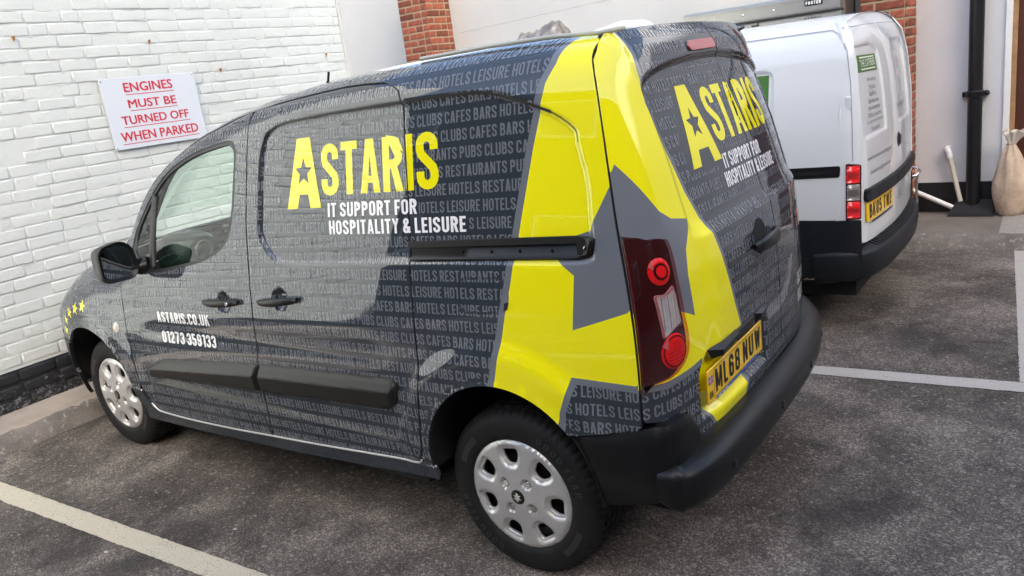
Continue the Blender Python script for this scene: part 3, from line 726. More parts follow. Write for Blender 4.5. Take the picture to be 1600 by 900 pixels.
def pier(label, x0, x1, yf, yb, z0, z1, vis, seed):
    t = thing('brick_pier', label, 'pier', ((x0+x1)/2, yf, 0), 'brick piers of the back wall')
    mb = MB(); mb.box((x0+.004, yf+.004, 0), (x1-.004, yb, z1)); mb.build('pier_core', M['mortar'], t); rest = MB()
    brick_face(t, (x0, yf+.004, 0), (1, 0), .002, x1-x0-.002, z0, z1, rv, .0755, .215, .1025, .0105, lambda u, z: vis(z), 'brick', rest, seed, .0012, 'flemish', .003)
    brick_face(t, (x1-.004, yf, 0), (0, 1), .002, yb-yf-.002, z0, z1, rv, .0755, .215, .1025, .0105, lambda u, z: vis(z), 'brick', rest, seed+1, .0012, 'flemish', .003)
    o = rest.build('brickwork', M['brickred'], t)
    if len(o.data.vertices): o['kind'] = 'stuff'
    return t
pier('red brick pier left of the rendered wall above the grey van roof', -5.03, -4.60, 4.45, 4.87, 1.90, 3.0, lambda z: 1.95 < z < 2.85, 31)
pier('red brick pier between the steel fridge and the black drainpipe', .015, .365, 4.42, 4.845, .11, 2.6, lambda z: z < 2.1, 35)
# --- doorway at the right end
M['woodframe'] = mat('pale wood frame', (.34, .20, .09), rough=.6, noise=.3, nscale=14)
M['browndoor'] = mat('dark brown door paint', (.075, .022, .012), rough=.45, noise=.15, nscale=6)
M['whiteframe'] = mat('white frame paint', (.78, .78, .76), rough=.5, noise=.06)
door = thing('brown_door', 'dark brown door in a pale wood frame right of the drainpipe', 'door', (1.5, 4.86, .1))
mb = MB(); mb.box((1.005, 4.835, .10), (1.052, 5.1, 2.6), 0, .003); mb.build('white_architrave', M['whiteframe'], door)
mb = MB(); mb.box((1.052, 4.85, .10), (1.088, 5.1, 2.45), 0, .003); mb.box((2.0, 4.85, .10), (2.05, 5.1, 2.45), 0, .003); mb.box((1.088, 4.85, 2.10), (2.0, 5.1, 2.16)); mb.build('door_frame', M['woodframe'], door)
mb = MB(); mb.box((1.088, 4.885, .11), (2.0, 4.93, 2.10), 0, .003); mb.build('door_leaf', M['browndoor'], door)
mb = MB(); mb.box((1.07, 4.80, .10), (2.05, 4.9, .125)); mb.build('threshold', M['whiteframe'], door)
# --- the rest of the yard: out-of-frame buildings the paintwork mirrors, plus an added sun blocker
M['farwall'] = mat('dark brick facade', (.10, .075, .06), rough=.9, noise=.12, nscale=2)
M['farbrick'] = mat('brown brick facade', (.16, .09, .065), rough=.9, noise=.3, nscale=9)
M['farglass'] = mat('dark window', (.02, .025, .03), rough=.06, coat=1)
def building(name, label, a, b, face, m, rows, cols, wz=(1.1, 2.3)):
    t = thing(name, label, 'building', ((a[0]+b[0])/2, (a[1]+b[1])/2, 0)); mb = MB(); mb.box((a[0], a[1], -.1), (b[0], b[1], b[2])); mb.build('walls', m, t)
    for r_ in range(rows):
        for c in range(cols):
            z = 1.2+r_*2.9
            if face == 'y+':
                x = a[0]+(b[0]-a[0])*(c+.5)/cols; y = b[1]
                mb = MB(); mb.box((x-.6, y-.05, z), (x+.6, y+.03, z+1.3)); f = mb.build('window', M['whiteframe'], t)
                mb = MB(); mb.box((x-.53, y-.02, z+.07), (x+.53, y+.034, z+1.23)); mb.build('pane', M['farglass'], f)
            else:
                y = a[1]+(b[1]-a[1])*(c+.5)/cols; x = a[0]
                mb = MB(); mb.box((x-.03, y-.6, z), (x+.05, y+.6, z+1.3)); f = mb.build('window', M['whiteframe'], t)
                mb = MB(); mb.box((x-.034, y-.53, z+.07), (x+.02, y+.53, z+1.23)); mb.build('pane', M['farglass'], f)
    return t
fbd = thing('sun_blocker_building', 'tall dark brick block added unseen behind the camera to keep the yard in shade', 'building', (14, -13, 0))
fp = [(4.2, -9.5), (26, -9.5), (26, -20), (15.0, -20)]  # added out of view; left side follows the sun direction to shade the yard
MB().add([(x, y, z) for z in (-.1, 18) for x, y in fp], [(3, 2, 1, 0), (4, 5, 6, 7)]+[(i, 4+i, 4+(i+1) % 4, (i+1) % 4) for i in range(4)]).build('walls', M['farwall'], fbd)
for r_ in range(5):
    for c in range(6):
        x = 6.2+c*3.3; z = 1.2+r_*3.2
        mb = MB(); mb.box((x-.6, -9.55, z), (x+.6, -9.47, z+1.5)); f = mb.build('window', M['whiteframe'], fbd)
        mb = MB(); mb.box((x-.53, -9.52, z+.07), (x+.53, -9.466, z+1.43)); mb.build('pane', M['farglass'], f)
building('garage_block', 'low dark brick garage block across the yard behind the camera', (-18, -15, 0), (4.0, -9.6, 6.0), 'y+', M['farwall'], 2, 6)
building('side_building', 'brown brick building beyond the open end of the yard', (10, -9, 0), (14, 7, 5.5), 'x-', M['farbrick'], 1, 4)
# ================================================================== THE GREY VAN: surface functions
def sm(a,b,t):
    t=np.clip((t-a)/(b-a),0,1); return t*t*(3-2*t)
ZW=np.array([.15,.24,.3,.45,.6,.75,.9,1.0,1.12,1.28,1.4,1.5,1.6,1.68,1.72,1.75,1.78,1.80,1.82])
WW=np.array([.845,.872,.885,.905,.913,.914,.905,.896,.882,.860,.838,.820,.801,.783,.770,.755,.730,.69,.60])
# smooth the profile: resample with gaussian blur
_zz=np.linspace(.1,1.86,1761);_ww=np.interp(_zz,ZW,WW)
_ww[_zz>1.82]=.60-(_zz[_zz>1.82]-1.82)*6
_s=24;_k=np.exp(-.5*(np.arange(-3*_s,3*_s+1)/_s)**2);_k/=_k.sum()
_ww=np.convolve(np.pad(_ww,3*_s,mode='edge'),_k,'valid')
XR=np.array([-4,-3.5,-3.0,-2.62,-2.45,-2.25,-2.03,-1.80,-1.625,-1.27,-.87,-.44,-.017,.366,.7]);DR=np.array([-1.5,-1.0,-.79,-.725,-.62,-.36,-.25,-.168,-.12,-.060,-.023,-.002,.004,-.010,-.03])
_xr=np.linspace(-4,.7,2351);_dr=np.interp(_xr,XR,DR)
_s=50;_k2=np.exp(-.5*(np.arange(-3*_s,3*_s+1)/_s)**2);_k2/=_k2.sum()
_dr=np.convolve(np.pad(_dr,3*_s,mode='edge'),_k2,'valid')
def droof(x): return np.interp(x,_xr,_dr)
def W0(x,z):
    x=np.asarray(x,float);z=np.asarray(z,float)
    fr=sm(2.15,2.7,-x); zz=z-droof(x)*sm(1.25+.34*fr,1.70+.11*fr,z-droof(x))
    w=np.interp(zz,_zz,_ww)
    t=np.clip((-x-.33)/.93,0,2.2)
    w=w-.04*t*np.clip((z-.9)/.76,0,1.2)
    f=np.clip((-x-2.65)/.60,0,2)
    return w-.097*f**2.4

ZE=np.array([.6,.74,.855,.97,1.10,1.22,1.33,1.44,1.54,1.68,1.79]);XE=np.array([.522,.527,.526,.519,.503,.482,.464,.447,.432,.408,.372])
Z0=np.array([.45,.6,.75,.93,1.08,1.2,1.294,1.40,1.466,1.585,1.7,1.76,1.80,1.84]);X0=np.array([.615,.622,.624,.622,.614,.597,.572,.545,.524,.482,.445,.425,.40,.36])
_rz=np.linspace(.4,1.9,1501)
def _bl(a,n=6):
    k=np.exp(-.5*(np.arange(-3*n,3*n+1)/n)**2);k/=k.sum();return np.convolve(np.pad(a,3*n,mode='edge'),k,'valid')
_xe=_bl(np.interp(_rz,ZE,XE),34);_x0=_bl(np.interp(_rz,Z0,X0),24)
def xedge(z): return np.interp(z,_rz,_xe)
def yedge(z): return W0(xedge(z),z)
def Xr0(y,z):
    y=np.asarray(y,float);z=np.asarray(z,float)
    xe=xedge(z);ye=yedge(z);x0=np.interp(z,_rz,_x0)
    s=np.clip(np.abs(y)/ye,0,1)
    g=np.where(y<0,.55*s**11+.45*s**3, .55*s**11+.45*s**3)
    d=(x0-xe)*g
    dr=.325*np.abs(y)**3
    return np.where(y<0,x0-d,x0-np.maximum(d,dr))
ARCH_R = (0.0, .396, .352); ARCH_F = (-2.74, .385, .345)
PANEL_IN = closed_spline([(-1.139,1.609),(-1.168,1.499),(-1.176,1.324),(-1.173,1.222),(-1.116,1.147),(-1.018,1.112),(-.70,1.122),(-.364,1.140),(.05,1.150),(.36,1.162),(.398,1.20),(.396,1.287),(.386,1.404),(.356,1.504),(.346,1.549),(.259,1.606),(.120,1.655),(.022,1.681),(-.134,1.688),(-.348,1.685),(-.704,1.676),(-1.0,1.661),(-1.085,1.645)], 3)
CUPS = [(-1.455, .936, .052), (-1.066, .972, .052)]
def Wside(x, z):
    x = np.asarray(x, float); z = np.asarray(z, float); w_ = W0(x, z)
    for cx, cz, R in (ARCH_R, ARCH_F):
        d = np.sqrt((x-cx)**2+(z-cz)**2)-R
        w_ = w_+.015*(1-sm(.085, .165, d))*sm(.28, .45, z)+.006*(1-sm(.0, .02, d))
    # pressed waist: a soft hollow under the belt line that fades at both ends
    zc = .80+.024*(x+.33); w_ = w_-.006*np.exp(-((z-zc)/.05)**2)*sm(-2.35, -2.0, x)*(1-sm(-.62, -.42, x))
    return w_
def inset_panel(U):
    d = sdpoly(U, PANEL_IN); return -.012*(1-sm(-.020, .004, d))
def cup(U):
    o = np.zeros(len(U))
    for cx, cz, r in CUPS:
        d = np.sqrt((U[:, 0]-cx)**2+(U[:, 1]-cz)**2); o = o-.024*(1-sm(r*.45, r, d))
    return o
def sideP(u, v):
    U = np.stack([u, v], 1); y = Wside(u, v)+inset_panel(U)+cup(U); return np.stack([u, -y, v], 1)
SIDE = Dom(sideP, 1, .004)
RSIDE = Dom(lambda u, v: np.stack([u, Wside(u, v), v], 1), -1)
ZH_Y = np.array([-.62, -.579, -.54, -.415, -.283, -.117, .07, .212, .351, .50, .60, .66]); ZH_Z = np.array([1.60, 1.640, 1.662, 1.683, 1.695, 1.701, 1.702, 1.690, 1.672, 1.645, 1.615, 1.585])
_zy = np.linspace(-.66, .70, 137); ZHS = (_zy, _bl(np.interp(_zy, ZH_Y, ZH_Z), 4))
ZC = 1.172
PLATE_IN = rounded([(-.665, .590), (-.665, .765), (-.60, .812), (-.15, .812), (-.09, .775), (-.09, .590)], .03)
def Xrear(y, z):
    y = np.asarray(y, float); z = np.asarray(z, float); x = Xr0(y, z); zh = np.interp(y, ZHS[0], ZHS[1])
    hd = sm(zh-.008, zh+.016, z)*sm(-.64, -.46, y)*(1-sm(.62, .68, y)); x = x+.006*hd
    x = x+.010*(1-sm(ZC-.012, ZC+.012, z))*sm(-.60, -.50, y)*(1-sm(.66, .74, y))*sm(.50, .60, z)
    fold = sm(-.605, -.565, y)*(1-sm(.635, .675, y))*sm(ZC-.005, ZC+.05, z)*(1-hd); x = x-.012*fold
    return x
def rear_inset(U): return -.026*(1-sm(-.030, .004, sdpoly(U, PLATE_IN)))
def rearP(u, v):
    U = np.stack([u, v], 1); return np.stack([Xrear(u, v)+rear_inset(U), u, v], 1)
REAR = Dom(rearP, 1, .004)
def ztop(x): return 1.812+droof(x)

# ---- graphics on the side: 0 wrap, 1 yellow, 2 mid grey
YB = np.array([(.288, 1.86), (.270, 1.735), (.239, 1.684), (.189, 1.504), (.125, 1.234), (.095, 1.10), (.062, .985), (.003, .750), (.00, .60)])
BIG = [(.7, .5), (.7, 1.9)]
S_YEL = np.array(BIG+list(map(tuple, YB))); S_BOR = np.array(BIG+[(x-.026, z) for x, z in YB])
S_STAR = np.array([(.60, 1.56), (.461, 1.396), (.395, 1.279), (.384, 1.256), (.16, 1.19), (.27, 1.167), (.328, 1.125), (.313, .958), (.53, 1.034), (.62, 1.05)])
S_BOX = np.array([(.297, .808), (.249, .690), (.235, .60), (.60, .60), (.60, .806)]); S_BOXI = np.array([(.312, .787), (.272, .690), (.262, .60), (.60, .60), (.60, .784)])
def classify_side(c):
    r = np.zeros(len(c), int); r[inpoly(c, S_BOR)] = 2; r[inpoly(c, S_YEL)] = 1; r[inpoly(c, S_STAR)] = 2; r[inpoly(c, S_BOX)] = 2; r[inpoly(c, S_BOXI)] = 0; return r
WRAPS = [M['wrap'], M['yellow'], M['grey']]
# ---- graphics on the rear doors
R_B = [(-.60, 1.86), (-.578, 1.778), (-.563, 1.732), (-.577, 1.650), (-.602, 1.591), (-.576, 1.461), (-.539, 1.306), (-.476, 1.160), (-.429, 1.032), (-.391, .912), (-.350, .815), (-.300, .70), (-.303, .628), (-.330, .50)]
R_YEL = np.array([(-1.0, 1.86)]+R_B+[(-1.0, .50)]); R_BOR = np.array([(-1.0, 1.86)]+[(y+.016, z) for y, z in R_B]+[(-1.0, .50)])
R_STAR = np.array([(-.90, 1.27), (-.845, 1.392), (-.812, 1.440), (-.761, 1.359), (-.716, 1.283), (-.675, 1.253), (-.584, 1.233), (-.643, 1.150), (-.660, 1.077), (-.655, .947), (-.733, .985), (-.84, 1.02), (-.95, 1.03)])
R_BOX = np.array([(-.95, .806), (-.905, .804), (-.831, .793), (-.707, .797), (-.638, .803), (-.622, .631), (-.560, .548), (-.55, .5), (-1, .5)]); R_BOXI = np.array([(-.95, .786), (-.905, .785), (-.834, .772), (-.707, .776), (-.645, .782), (-.640, .631), (-.575, .548), (-.57, .5), (-1, .5)])
def classify_rear(c):
    r = np.zeros(len(c), int); r[inpoly(c, R_BOR)] = 2; r[inpoly(c, R_YEL)] = 1; r[inpoly(c, R_STAR)] = 2; r[inpoly(c, R_BOX)] = 2; r[inpoly(c, R_BOXI)] = 0; return r
def clipped(poly, outline):
    """the constraint line of a graphic, kept only where it crosses the panel (points pulled just inside)"""
    return poly

van = thing('panel_van', 'dark grey and yellow lettered panel van parked nose to the wall', 'van', (-1.36, 0, 0), None)
G = .0042
L0c = [(-2.259,.305),(-2.297,.337),(-2.313,.448),(-2.324,.626),(-2.319,.764),(-2.303,.897),(-2.327,.987),(-2.368,1.030),(-2.402,1.125)]
L1c = [(-1.332,.322),(-1.325,.349),(-1.304,.457),(-1.295,.558),(-1.285,.644),(-1.258,.903),(-1.257,1.037),(-1.259,1.273),(-1.256,1.527),(-1.256,1.66),(-1.262,1.700),(-1.275,1.716)]
L2c = [(-.436,.372),(-.418,.386),(-.391,.439),(-.362,.60),(-.341,.755),(-.336,.989),(-.335,1.124),(-.333,1.385),(-.341,1.67),(-.361,1.719),(-.403,1.743),(-.45,1.752)]
SEAM = [(-.45,1.752),(-.55,1.756),(-.661,1.757),(-.80,1.751),(-.932,1.743),(-1.10,1.732),(-1.275,1.716)]
FRAME = [(-1.275,1.716),(-1.40,1.694),(-1.53,1.664),(-1.65,1.637),(-1.757,1.608),(-1.935,1.545),(-2.11,1.448),(-2.268,1.315),(-2.355,1.205),(-2.402,1.125)]
SILL = [(-2.259,.305),(-1.979,.294),(-1.65,.303),(-1.332,.319),(-1.014,.335),(-.629,.359),(-.436,.372)]
sh = lambda L, dx=0, dz=0: [(x+dx, z+dz) for x, z in L]
def clean(poly, tol=1e-4):
    out = []
    for p in poly:
        if not out or math.hypot(p[0]-out[-1][0], p[1]-out[-1][1]) > tol: out.append(tuple(p))
    if math.hypot(out[0][0]-out[-1][0], out[0][1]-out[-1][1]) < tol: out.pop()
    return np.array(out)
WIN = closed_spline([(-2.205,1.098),(-2.262,1.140),(-2.246,1.240),(-2.097,1.400),(-1.950,1.496),(-1.715,1.569),(-1.491,1.603),(-1.390,1.610),(-1.345,1.585),(-1.337,1.540),(-1.341,1.427),(-1.356,1.285),(-1.413,1.187),(-1.547,1.121),(-1.727,1.082),(-1.972,1.047),(-2.152,1.045)], 3)
fd = clean(sh(SILL[:4], 0, G)[:-1]+[(-1.345, .322)]+sh(L1c, -G, 0)[1:-2]+[(-1.268, 1.70), (-1.285, 1.710)]+sh(FRAME, 0, -G*1.3)[1:-1]+sh(L0c[::-1], G, 0))
FRONT_DOOR = panel('front_door', van, SIDE, fd, WRAPS, holes=[WIN], step=.03, refine=[(np.array([(-1.51,.93),(-1.40,.93),(-1.40,.945),(-1.51,.945)]), .06, .011)], rim=.018, rimmat=M['void'])
sd_ = clean([(-1.325, .324)]+sh(SILL[4:], 0, G)+sh(L2c, -G, 0)[1:-1]+sh(SEAM[:-1], 0, -G)+[(-1.250, 1.714)]+sh(L1c[::-1], G, 0)[2:-1])
SLIDE = panel('sliding_door', van, SIDE, sd_, WRAPS, step=.03, refine=[(PANEL_IN, .03, .011), (np.array([(-1.12,.965),(-1.01,.965),(-1.01,.98),(-1.12,.98)]), .06, .011)], rim=.018, rimmat=M['void'])
def arcpts(A, a0, a1, n=28, dr=0): return [(A[0]+(A[2]+dr)*math.cos(math.radians(a0+(a1-a0)*i/n)), A[1]+(A[2]+dr)*math.sin(math.radians(a0+(a1-a0)*i/n))) for i in range(n+1)]
zs_ = np.linspace(.70, 1.79, 24)
L3e = [(float(xedge(z))-G, float(z)) for z in zs_]
xt = np.linspace(.362, -2.42, 60)
rq = clean([(-.430, .378-.01), (-.356, .375), (-.352, .396)]+arcpts(ARCH_R, 180, 39)[1:]+[(.302, .620), (.42, .645), (.505, .664), (.520, .675)]+L3e+[(float(x), float(ztop(x))) for x in xt]+sh(FRAME[::-1], 0, G*1.3)[1:-1]+sh(SEAM[::-1], 0, G)[1:]+sh(L2c[::-1], G, 0)[1:-1])
FUEL = rounded([(-.122, 1.098), (.062, 1.108), (.090, 1.055), (.068, .996), (-.120, .984)], .03)
def fitcons(L, outline):
    return L
def cons_inside(outline, polys, step=.03):
    """clip closed graphic outlines to the panel: returns open polylines strictly inside"""
    out = []
    for p in polys:
        R = resample(p, .01); k = inpoly(R, outline) & (dpoly(R, outline) > .004); run = []
        for a, b in zip(R, k):
            if b: run.append(a)
            else:
                if len(run) > 1: out.append(np.array(run))
                run = []
        if len(run) > 1: out.append(np.array(run))
    return out
_tri = tri2d
def panel2(*a, graphics=(), **kw):
    global tri2d
    def t2(outline, holes=(), cons=(), step=.05, refine=()): 
        return _tri(outline, holes, cons, step, refine, cons_open=cons_inside(outline, graphics))
    tri2d = t2
    try: return panel(*a, **kw)
    finally: tri2d = _tri
QUARTER = panel2('rear_quarter', van, SIDE, rq, WRAPS, holes=[FUEL], step=.026, refine=[(np.array(arcpts(ARCH_R, 182, 30, 30, .115)+arcpts(ARCH_R, 30, 182, 30, .117)), .06, .013), (np.array([(float(x), float(ztop(x))) for x in np.linspace(.37, -1.7, 20)]+[(float(x), float(ztop(x))+.001) for x in np.linspace(-1.7, .37, 20)]), .13, .013), (PANEL_IN, .03, .011)], classify=classify_side, graphics=[S_BOR, S_YEL, S_STAR, S_BOX, S_BOXI], rim=.018, rimmat=M['void'])
Fi = FUEL.mean(0)+(FUEL-FUEL.mean(0))*.965
panel2('fuel_flap', van, SIDE, Fi, WRAPS, step=.03, classify=classify_side, graphics=[S_BOR, S_YEL], rim=.01)
decal('flap_notch', van, SIDE, [(.060, .999), (.076, 1.008), (.083, 1.032), (.063, 1.026)], [(0, 1, 2), (0, 2, 3)], M['void'], .002)
sl = clean([(-2.395, .235), (-2.0, .238), (-1.2, .262), (-.345, .315), (-.352, .372)]+sh(SILL[::-1], 0, -G)[0:]+[(-2.30, .32), (-2.335, .42), (-2.395, .43)])
panel('sill', van, SIDE, sl, WRAPS, step=.045, off=.006, rim=.02)
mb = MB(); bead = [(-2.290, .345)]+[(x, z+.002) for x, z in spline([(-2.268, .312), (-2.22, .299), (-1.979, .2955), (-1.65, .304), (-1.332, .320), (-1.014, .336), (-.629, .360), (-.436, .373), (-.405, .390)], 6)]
mb.tube([(x, -float(Wside(x, z))-.0065, z) for x, z in bead], .0042, 8); mb.build('sill_highlight_bead', M['silver'], van, smooth=True)  # pale bead painting in the sky highlight along the door-bottom ledge
xf = np.linspace(-2.43, -3.50, 30)
fn = clean([(-2.396, .436), (-2.345, .426)]+sh(L0c, -G*1.2, 0)[2:-1]+[(-2.410, 1.118), (-2.43, 1.15)]+[(float(x), float(ztop(x))) for x in xf]+[(-3.53, .80), (-3.53, .64)]+[(-3.0, .62)]+arcpts(ARCH_F, 137, 3)[1:])
panel('front_wing', van, SIDE, fn, WRAPS, step=.026, rim=.015)
fb = clean([(-3.05, .42), (-3.08, .27), (-3.50, .27), (-3.55, .45), (-3.53, .63), (-3.0, .612)]+arcpts(ARCH_F, 139, 172, 8)[1:])
panel('front_bumper', van, SIDE, fb[::-1], M['plastic'], step=.05, off=.006, rim=.02)
panel('front_bumper', van, RSIDE, fb, M['plastic'], step=.06, off=.006, rim=.02)
# ---- right-hand side (never faces this camera, kept plain)
zr = np.linspace(.66, 1.79, 16)
rs = clean([(-2.39, .24), (-.352, .31)]+arcpts(ARCH_R, 180, 39, 14)+[(float(Xr0(float(yedge(z))-.012, z))-.004, float(z)) for z in zr]+[(float(x), float(ztop(x))) for x in xt[::3]]+[(-2.425, 1.16)]+[(float(x), float(ztop(x))) for x in xf[::3]]+[(-3.53, .64), (-3.0, .62)]+arcpts(ARCH_F, 137, 3, 14)[1:])
panel('right_side', van, RSIDE, rs, M['wrap'], holes=[WIN], step=.09, rim=.015, step_edge=.05)
# ---- rear doors
LAMP = closed_spline([(-.874,1.205),(-.80,1.213),(-.752,1.206),(-.733,1.185),(-.733,1.077),(-.731,.978),(-.726,.894),(-.746,.845),(-.800,.814),(-.860,.806),(-.905,.808)], 3)
LAMP = np.array([(max(y, -float(yedge(z))+.008) if y < -.86 else y, z) for y, z in LAMP])
BL = [(-.905, .690), (-.842, .672), (-.792, .680), (-.745, .664), (-.725, .638), (-.698, .552)]
zl = np.linspace(.71, 1.775, 26)
def rtop(y): return 1.800+.018*(1-min(1, abs(y)/.66)**2.2)
rd = clean(BL+[(-.5, .545), (-.2, .552), (.07-G, .560)]+[(.07-G, rtop(.07))]+[(y, rtop(y)) for y in np.linspace(.03, -.640, 12)]+[(-float(yedge(z))+.005, float(z)) for z in zl[::-1]])
rfine = [(np.stack([ZHS[0][6:72], ZHS[1][6:72]], 1), .026, .008), (PLATE_IN, .035, .012), (np.array([(-.585, 1.19), (-.585, 1.66), (-.584, 1.4)]), .035, .011), (np.array([(-.56, ZC), (.07, ZC), (-.2, ZC+.0001)]), .022, .010)]
DOOR_L = panel2('rear_door', van, REAR, rd, WRAPS, holes=[LAMP], step=.032, refine=rfine, classify=classify_rear, graphics=[R_BOR, R_YEL, R_STAR, R_BOX, R_BOXI], rim=.018, step_edge=.015, rimmat=M['void'])
LAMPR = np.stack([-LAMP[:, 0]-.035, LAMP[:, 1]], 1)
rd2 = clean([(.07+G, .560), (.45, .560), (.70, .60), (.86, .68)]+[(float(yedge(z))-.014, float(z)) for z in zl]+[(y, rtop(y)) for y in np.linspace(.640, .10, 10)]+[(.07+G, rtop(.07))])
DOOR_R = panel('rear_door', van, REAR, rd2, WRAPS, holes=[LAMPR], step=.035, refine=[(np.stack([ZHS[0][74:130], ZHS[1][74:130]], 1), .026, .010), (np.array([(.655, 1.19), (.655, 1.6), (.654, 1.4)]), .04, .013), (np.array([(.08, ZC), (.70, ZC), (.3, ZC+.0001)]), .022, .011)], rim=.018, step_edge=.015, rimmat=M['void'])
# header / glass shut line, and the centre joint
mb = MB()
def groove(name, dom, pts, wd, off, m=M['trim'], parent=van):
    P = np.asarray(pts, float); P = resample(P, .007, False); a = []
    T = np.gradient(P, axis=0); T /= np.linalg.norm(T, axis=1)[:, None]; nrm = np.stack([-T[:, 1], T[:, 0]], 1)*wd/2; n = len(P)
    U = np.concatenate([P-nrm, P+nrm]); F = [(i, i+1, n+i+1) for i in range(n-1)]+[(i, n+i+1, n+i) for i in range(n-1)]
    return decal(name, parent, dom, U, F, m, off)
groove('header_seal', REAR, [(y, z-.008) for y, z in zip(np.linspace(-.575, .60, 50), np.interp(np.linspace(-.575, .60, 50), ZHS[0], ZHS[1]))], .0045, .0016)
groove('panel_edge_line', SIDE, spline([(-1.170, 1.45), (-1.160, 1.54), (-1.128, 1.607), (-1.075, 1.640), (-1.0, 1.656), (-.85, 1.666), (-.704, 1.672), (-.52, 1.678), (-.340, 1.681)], 5), .009, .0018)  # dark line along the edge of the pressed panel, narrower at the rear
groove('panel_edge_line', SIDE, spline([(-.327, 1.681), (-.23, 1.684), (-.134, 1.684), (-.05, 1.683), (.022, 1.677), (.12, 1.651), (.20, 1.624), (.26, 1.601)], 5), .009, .0018)
groove('panel_edge_line', SIDE, spline([(.26, 1.601), (.30, 1.579), (.340, 1.547), (.350, 1.51)], 5), .003, .0018)

# ---- roof, windscreen, bonnet, nose
def hcrown(x): return np.interp(x, [-3.6, -3.2, -2.7, -2.3, -1.9, -1.5, -1.1, .4], [.05, .07, .12, .17, .12, .05, .028, .022])
def topP(u, v):      # u = x, v = -1..1 across
    yw = W0(u, ztop(u)); return np.stack([u, v*yw, ztop(u)+hcrown(u)*(1-np.abs(v)**2.6)], 1)
TOP = Dom(topP, 1)
def fwd(x, v): return (.13+.26*np.clip((-1.60-x)/.85, 0, 1))*(1-np.abs(v)**2.2)
panel('roof', van, TOP, [(-1.60, -1), (.355, -1), (.382, -.6), (.390, 0), (.33, .6), (.24, 1), (-1.60, 1), (-1.66, .8), (-1.70, .5), (-1.715, 0), (-1.70, -.5), (-1.66, -.8)], M['wrap'], step=.12, rim=.01, step_edge=.06)
WSC = Dom(lambda u, v: np.stack([u-fwd(u, v), v*W0(u, ztop(u)), ztop(u)+.012*(1-np.abs(v)**2.2)], 1), 1)
panel('windscreen', van, WSC, [(-2.50, -.97), (-1.62, -.97), (-1.62, .97), (-2.50, .97)], M['glass'], step=.12, rim=0, step_edge=.06)
BON = Dom(lambda u, v: np.stack([u, v*W0(u, ztop(u)), ztop(u)+.045*(1-np.abs(v)**2.4)], 1), 1)
panel('bonnet', van, BON, [(-3.48, -.995), (-2.47, -.995), (-2.62, -.85), (-2.78, -.5), (-2.85, 0), (-2.78, .5), (-2.62, .85), (-2.47, .995), (-3.48, .995)], M['wrap'], step=.12, rim=.01, step_edge=.06)
yw_ = float(W0(-3.5, .6)); mb = MB(); mb.box((-3.56, -yw_+.12, .30), (-3.46, yw_-.12, .78), 0, .03); mb.build('grille', M['plastic'], van)
mb = MB(); mb.tube([(-.35, -.64, 1.815), (-.05, -.645, 1.819), (.20, -.645, 1.816), (.36, -.64, 1.806), (.40, -.56, 1.812)], .007, 8); mb.build('roof_ditch_strip', mat('pale roof strip', (.42, .43, .36), rough=.4), van, smooth=True)
mb = MB(); mb.tube([(-1.53, -.02, 1.76), (-1.515, -.02, 1.81)], .011, 8); mb.tube([(-1.52, -.02, 1.80), (-1.50, -.02, 1.855)], .006, 8); mb.build('aerial', M['plastic'], van, smooth=True)
# ---- dark core behind the panel gaps, arch liners, underbody
core = clean([(-2.30, .30), (-.42, .36), (-.38, .50), (-.24, .76), (.10, .80), (.27, .70), (.46, .70), (.40, 1.2), (.33, 1.74), (-.5, 1.74), (-1.24, 1.70), (-1.24, .9), (-1.5, 1.0), (-2.28, .98)])
panel('inner_panel', van, SIDE, core, M['void'], step=.12, off=-.030, rim=0, step_edge=.08)
rcore = np.array([(-.84, .62), (.80, .62), (.70, 1.70), (-.68, 1.70)]); panel('inner_panel', van, Dom(lambda u, v: np.stack([Xr0(u, v)-.055, u, v], 1), 1), rcore, M['void'], step=.1, rim=0, step_edge=.06)
mb = MB(); mb.box((-3.40, -.62, .22), (.48, .62, .36)); mb.box((-2.28, -.86, .26), (-.44, .86, .33)); mb.box((-1.18, -.80, .3), (-1.15, .80, 1.15)); mb.box((-1.18, -.66, 1.15), (-1.15, .66, 1.64)); mb.build('underbody', M['void'], van)
for A in (ARCH_R, ARCH_F):
    for sy in (-1, 1):
        mb = MB(); a = arcpts(A, 186, -6, 40, .003); yi = .52; n = len(a); rows = []
        yo = [float(Wside(x, max(z, .30)))-.004 for x, z in a]
        mb.add([(x, sy*y, z) for (x, z), y in zip(a, yo)]+[(A[0]+(x-A[0])*1.03, sy*.70, A[1]+(z-A[1])*1.03) for x, z in a]+[(x, sy*yi, z) for x, z in a], [(k*n+i, k*n+i+1, (k+1)*n+i+1, (k+1)*n+i) for k in (0, 1) for i in range(n-1)]+[tuple(range(2*n, 3*n))]); mb.build('arch_liner', M['void'], van, smooth=True)
# ---- side glass with its rubber, quarter-light bar
ci = WIN.mean(0); GL = np.array([p+(ci-p)*min(.06, .03/np.linalg.norm(p-ci)*1.0) for p in WIN])
panel('window_seal', van, SIDE, WIN, M['trim'], holes=[GL], step=0, off=-.004, rim=.012, step_edge=.03)
panel('side_window', van, SIDE, GL, M['glass'], step=.08, off=-.010, rim=0)
panel('side_window', van, RSIDE, WIN, M['glass'], step=.12, off=-.010, rim=0)
bar = [(-2.099, 1.395), (-2.080, 1.395), (-2.004, 1.06), (-2.024, 1.06)]
panel('quarter_light_bar', van, SIDE, bar[::-1], M['trim'], step=.05, off=.002, rim=.02)
